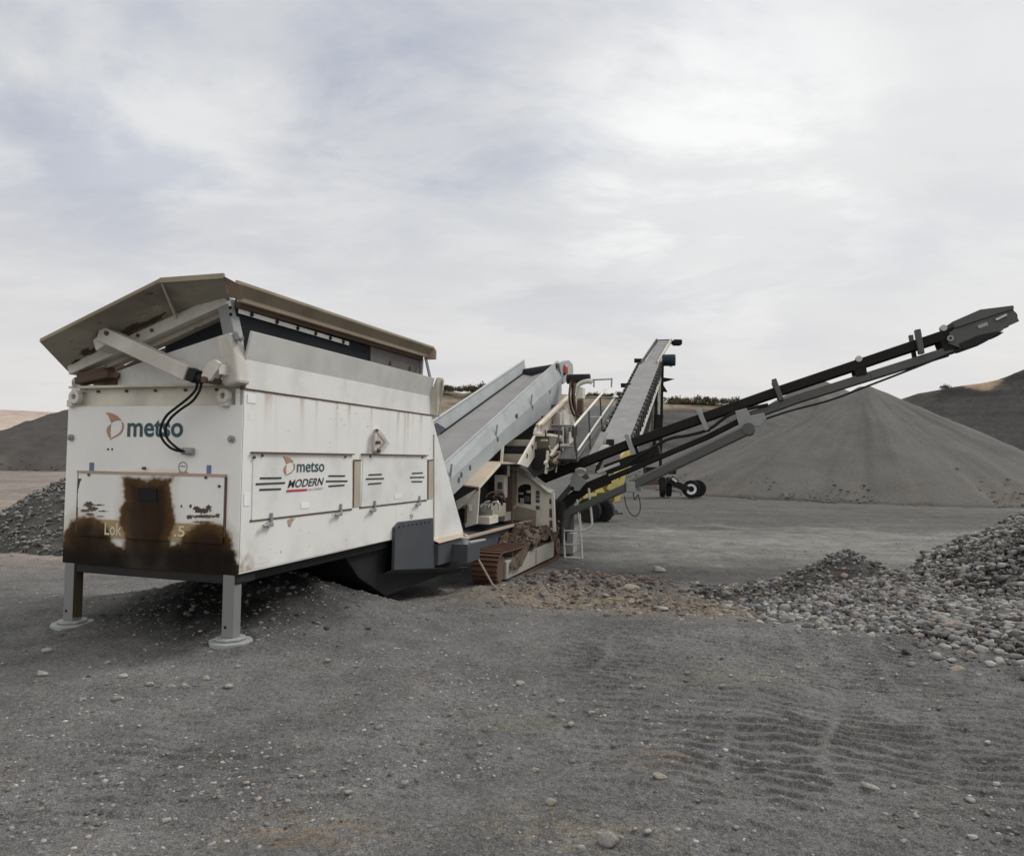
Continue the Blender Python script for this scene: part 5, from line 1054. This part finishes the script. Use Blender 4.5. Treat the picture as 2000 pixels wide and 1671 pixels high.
b = MB(); b.box(K(b1 - cr * .95 + Vector((0, 0, -.1))), K(b1 - cr * .62 + Vector((.2, .2, .15)))); b.build('take_up_box', 'boom_dark', stk, .02)
c = b0.lerp(b1, .63); b = MB(); b.box(K(c - cr * .95 + Vector((0, 0, -.1))), K(c - cr * .62 + Vector((.2, .2, .12)))); b.build('take_up_box', 'boom_dark', stk, .02)
b = MB(); b.tube([K(D(1312, 700, 44)), K(D(1310, 716, 44))], .09, 8); b.build('yellow_post', 'cream_paint', stk)
# luffing legs
for (x0, y0, x1, y1, m, w) in ((1284, 735, 1277, 880, 'boom_dark', .16), (1291, 700, 1284, 880, 'dirty_white', .12), (1294, 705, 1289, 945, 'boom_dark', .15), (1288, 810, 1282, 860, 'boom_dark', .4), (1276, 770, 1272, 860, 'boom_grey', .1)):
    b = MB(); b.beam(K(D(x0, y0, 42.5)), K(D(x1, y1, 42.5)), w, w, (0, 1, 0)); b.build('luffing_leg', m, stk, .01)
b = MB(); b.prism([K(D(x, y, 43.2)) for x, y in ((1287, 755), (1276, 800), (1262, 862), (1246, 862))], (0, .12, 0)); b.build('leg_panel', 'boom_grey', stk)
for (q) in ([(1296, 737), (1318, 740), (1296, 746)], [(1296, 752), (1304, 765), (1294, 764)]):
    b = MB(); b.prism([K(D(x, y, 43)) for x, y in q], (0, .25, 0)); b.build('side_fin', 'boom_dark', stk)
# running gear
def wheel(c, axis, r, w, rim):
    axis = Vector(axis).normalized(); b = MB(); prof = [(-w, r * .62), (-w, r * .93), (-w * .8, r), (w * .8, r), (w, r * .93), (w, r * .62)]; a = axis.orthogonal().normalized(); bb = axis.cross(a); n = 36; vs = []
    for k in range(n):
        d = a * math.cos(2 * math.pi * k / n) + bb * math.sin(2 * math.pi * k / n)
        for (o, rr) in prof: vs.append(Vector(c) + axis * o + d * (rr + (0.025 * r if rr >= r and k % 2 else 0)))
    m = len(prof); fs = [(k * m + j, ((k + 1) % n) * m + j, ((k + 1) % n) * m + j + 1, k * m + j + 1) for k in range(n) for j in range(m - 1)]
    b.add(vs, fs); o = b.build('wheel', 'tyre', stk); sm = o.modifiers.new('solid', 'SOLIDIFY'); sm.thickness = .03
    b = MB(); b.ring(c, axis, r * .34, r * .63, w * .8); b.build('rim', rim, o, .01); b = MB(); b.cyl(Vector(c) - axis * w * .5, Vector(c) + axis * w * .5, r * .36, 20); b.build('hub', 'black_paint', o)
    return o
wr = 0.52
for (x, y, d) in ((1350, 957, 44.2), (1362, 956, 45.2)):
    p = D(x, y, d); p.z = -.40 + wr; wheel(K(p), (-.25, -.97, 0), wr, .19, 'sticker_white' if x == 1350 else 'black_paint')
for (x, y, d) in ((1294, 948, 44.0), (1306, 948, 44.6)):
    p = D(x, y, d); p.z = -.40 + wr + .10; wheel(K(p), (1, -.12, 0), wr + .06, .15, 'black_paint')
b = MB(); b.beam(K(D(1306, 938, 44)), K(D(1342, 955, 44.1)), .36, .36); b.beam(K(D(1312, 930, 43.8)), K(D(1324, 938, 43.9)), .1, .10); b.build('axle_beam', 'black_paint', stk, .03)
b = MB(); b.beam(K(D(1225, 945, 43)), K(D(1300, 940, 44)), .3, .3); b.build('cross_axle', 'rusty', stk, .03)
b = MB(); b.beam(K(D(1313, 934, 43.7)), K(D(1322, 940, 43.7)), .06, .14); b.build('axle_plate', 'silver', stk)
b = MB(); b.box(K(D(1262, 925, 43.5)), K(D(1314, 912, 44.5))); b.build('wheel_carrier', 'boom_dark', stk, .04)
# tail end
b = MB(); b.prism([K(D(x, y, 28)) for x, y in ((1163, 898), (1180, 872), (1222, 868), (1216, 882), (1185, 884))], (0, .3, 0)); b.prism([K(D(x, y, 28.2)) for x, y in ((1150, 905), (1178, 868), (1190, 868), (1166, 908))], (0, 1.0, 0)); b.build('tail_hopper', 'dirty_white', stk, .02)
b = MB(); b.beam(K(D(1148, 908, 27.6)), K(D(1180, 845, 29.5)), .3, .10); b.build('tail_chute_edge', 'stacker_grey', stk, .02)
b = MB(); b.box(K(D(1186, 868, 28.8)), K(D(1197, 858, 29.2))); b.build('tail_roller_box', 'black_paint', stk, .02)
b = MB(); b.prism([K(D(x, y, 27)) for x, y in ((1128, 988), (1200, 980), (1207, 952), (1180, 930), (1160, 945), (1140, 962))], (0, .25, 0)); tf = b.build('tail_frame', 'olive_yellow', stk, .02)
for nm, q in (('tail_beam', ((1199, 982), (1211, 978), (1226, 912), (1213, 908))), ('tail_beam', ((1186, 955), (1199, 963), (1216, 925), (1204, 916))), ('tail_strap', ((1138, 966), (1166, 962), (1166, 968), (1140, 974))), ('tail_beam', ((1205, 912), (1224, 915), (1238, 884), (1226, 876), (1214, 890))), ('tail_strap', ((1163, 952), (1172, 945), (1182, 962), (1164, 963)))):
    b = MB(); b.prism([K(D(x, y, 26.7)) for x, y in q], (0, .2, 0)); b.build(nm, 'yellow_paint', tf, .02)
b = MB(); b.tube(smooth_path([K(D(x, y, 26.8)) for x, y in ((1214, 893), (1222, 884), (1230, 886), (1232, 895), (1224, 905))], 5), .09, 8); b.build('tail_hook', 'cream_paint', stk, smooth=60)
b = MB(); b.tube(smooth_path([K(D(x, y, 26.5)) for x, y in ((1182, 982), (1186, 990), (1194, 980))], 5), .05, 8); b.build('tow_hook', 'yellow_paint', stk, smooth=60)
for (x, d) in ((1150, 26.0), (1176, 26.4)):
    p = D(x, 1004, d); p.z = -.40 + .42; wheel(K(p), (-.4, -.9, 0), .42, .16, 'black_paint')
b = MB(); b.box(K(D(1132, 1000, 26.6)), K(D(1190, 984, 27.2))); b.build('tail_axle', 'dark_steel', stk, .04)
b = MB(); b.beam(K(D(1190, 1010, 26.2)), K(D(1205, 997, 26.3)), .1, .1); b.beam(K(D(1197, 1003, 26.2)), K(D(1215, 1002, 26.4)), .08, .08); b.build('jack_stand', 'boom_grey', stk)

# ------------------------------------------------------------------ stones that stand out one by one
SV, SF = stone_variants(3, 6, 0.22); STM = []
for i, v in enumerate(SV):
    o = np_mesh('stone', v, SF, 'stone', np.ones((len(v), 3)) * 0.8 * np.array(((0.30, 0.285, 0.26), (0.36, 0.34, 0.31), (0.24, 0.235, 0.22), (0.33, 0.30, 0.25), (0.28, 0.27, 0.25), (0.40, 0.385, 0.35))[i])); STM.append(o.data); bpy.data.objects.remove(o)
def gpt(x, y):
    p = CAM.copy(); d = ray(x, y); t = CAMZ / -d.z
    for _ in range(6):
        q = CAM + d * t; z = float(ground_z(np.array([q.x]), np.array([q.y]))[0]); t = (z - CAMZ) / d.z
    q = CAM + d * t; q.z = z; return q
def stone(x, y, wpx, label, group=None, var=None, asp=(1, .8, .6), sink=.25, rot=None):
    q = gpt(x, y); r = wpx / FPX * q.y / 2; o = bpy.data.objects.new('stone', STM[random.randrange(6) if var is None else var]); COL.objects.link(o)
    o.scale = (r * asp[0], r * asp[1], r * asp[2]); o.rotation_euler = (random.uniform(-.2, .2), random.uniform(-.2, .2), random.uniform(-.5, .5) if rot is None else rot)
    o.location = q + Vector((0, 0, r * asp[2] * (1 - sink * 2) * .8)); tag(o, label, 'stone', group); return o
stone(1188, 1645, 44, 'smooth round grey stone, largest near the bottom edge of the picture', None, 4, (1, .85, .62))
stone(1292, 1190, 30, 'pale flat stone slab lying right of the brown rubble', None, 5, (1, .8, .35))
stone(1288, 1116, 26, 'white angular rock on the dark patch right of the ladder', None, 5, (1, .7, .6))
stone(1232, 1152, 34, 'squat brown boulder among the rubble in front of the tracks', None, 3, (1, .8, .5))
stone(1287, 1517, 30, 'pale yellowish stone lying flat in the crawler prints', None, 3, (1, .7, .4))
stone(1700, 1540, 34, 'long pale stone half buried in the crawler prints', None, 1, (1, .6, .4), rot=-.6)
stone(228, 1366, 20, 'grey oval stone in front of the left half of the hopper', None, 2)
stone(92, 1273, 20, 'pale oval stone left of the left foot pad', None, 1)
stone(83, 1318, 22, 'pale pointed stone near the left edge below the left foot pad', None, 5)
GS = 'small pale stone lying loose on the grey yard in the foreground'; GG = 'loose stones in the foreground'
for (x, y, w) in ((240, 1322, 18), (402, 1326, 18), (292, 1338, 16), (333, 1341, 14), (363, 1342, 14), (447, 1342, 16), (161, 1367, 14), (325, 1604, 18), (265, 1629, 10), (210, 1295, 14), (410, 1275, 12), (465, 1303, 14), (520, 1480, 14), (562, 1565, 12), (680, 1548, 14), (840, 1615, 12), (740, 1422, 16), (790, 1530, 16), (1015, 1337, 20), (957, 1475, 14), (1045, 1505, 16), (1118, 1488, 14), (1155, 1316, 10), (1095, 1371, 16), (1080, 1396, 14), (1155, 1392, 14), (1115, 1415, 14), (1075, 1568, 22), (1265, 1625, 16), (1508, 1582, 16), (1518, 1572, 12), (1437, 1617, 14), (1895, 1565, 20), (1790, 1596, 14), (1765, 1644, 14), (1900, 1636, 18), (1620, 1460, 10), (1745, 1537, 12), (1387, 1310, 12), (1342, 1315, 12), (1558, 1232, 12), (1470, 1252, 12), (1780, 1299, 16), (1865, 1568, 12), (610, 1510, 16), (1410, 1340, 12), (1250, 1342, 14), (1560, 1305, 14), (640, 1290, 12), (700, 1355, 12), (1930, 1450, 12), (1480, 1490, 12)):
    stone(x, y, w, GS, GG)
def track_rubble():
    us = np.linspace(6.9, 10.6, 60); vs = np.linspace(-.46, .10, 24); A_, B_ = np.meshgrid(us, vs, indexing='ij')
    H = 0.215 + (0.05 + 0.13 * np.exp(-((A_ - 8.8) / 1.0) ** 2) + 0.12 * np.exp(-((A_ - 10.1) / .45) ** 2)) * np.clip(0.55 + 1.3 * fbm(A_ * 1.8, B_ * 4, 4, 610), 0, 1.6)
    H = H - 0.16 * np.clip((-.36 - B_) / .10, 0, 1) ** 2 - 0.3 * sst(8.1, 7.3, A_) - .25 * sst(10.4, 10.6, A_)
    P1 = O.to_3d()[:]; P1 = np.array(P1) + A_[..., None] * np.array(U[:]) + B_[..., None] * np.array(V[:]) + H[..., None] * np.array(W[:])
    n = 750; k1 = RNG.integers(14, 60, n); k2 = RNG.integers(1, 24, n); rad = 0.012 + 0.055 * RNG.random(n) ** 4
    tint = np.ones((A_.size, 3)) * np.array((0.105, 0.080, 0.062)) * (1 + 0.5 * fbm(A_ * 5, B_ * 5, 4, 611)).reshape(-1, 1)
    base_ = np_mesh('rubble', P1.reshape(-1, 3), grid_faces(60, 24), 'ground', tint)
    o = stones_mesh('broken_stone', P1[k1, k2] + RNG.normal(0, .012, (n, 3)), rad, stone_colours(n, 0.06, 0.22, 0.6) * np.array([1.05, .9, .8]), sub=1, angular=0.6)
    o.parent = base_; o['kind'] = 'stuff'; o = base_
    tag(o, 'brown earth and broken stone heaped on top of the near crawler track', 'rubble', kind='stuff')
track_rubble()
cl = STM[3].copy(); cl.color_attributes['tint'].data.foreach_set('color', np.tile((0.19, 0.155, 0.125, 1), len(cl.vertices)).astype(np.float32))
for (x, y, w, lb) in ((1012, 1036, 24, 'block of dried brown earth lying on the near crawler track'), (1038, 1041, 30, 'long tan slab of dried earth lying on the near crawler track')):
    q = A(x, y, 2, .27); o = bpy.data.objects.new('clod', cl); COL.objects.link(o); r = w / FPX * 13 / 2 * 1.1; o.scale = (r * 1.35, r, r * .55); o.rotation_euler = (.1, .2, random.uniform(0, 6))
    o.location = O + U * q.x + V * q.y + W * q.z; tag(o, lb, 'clod')
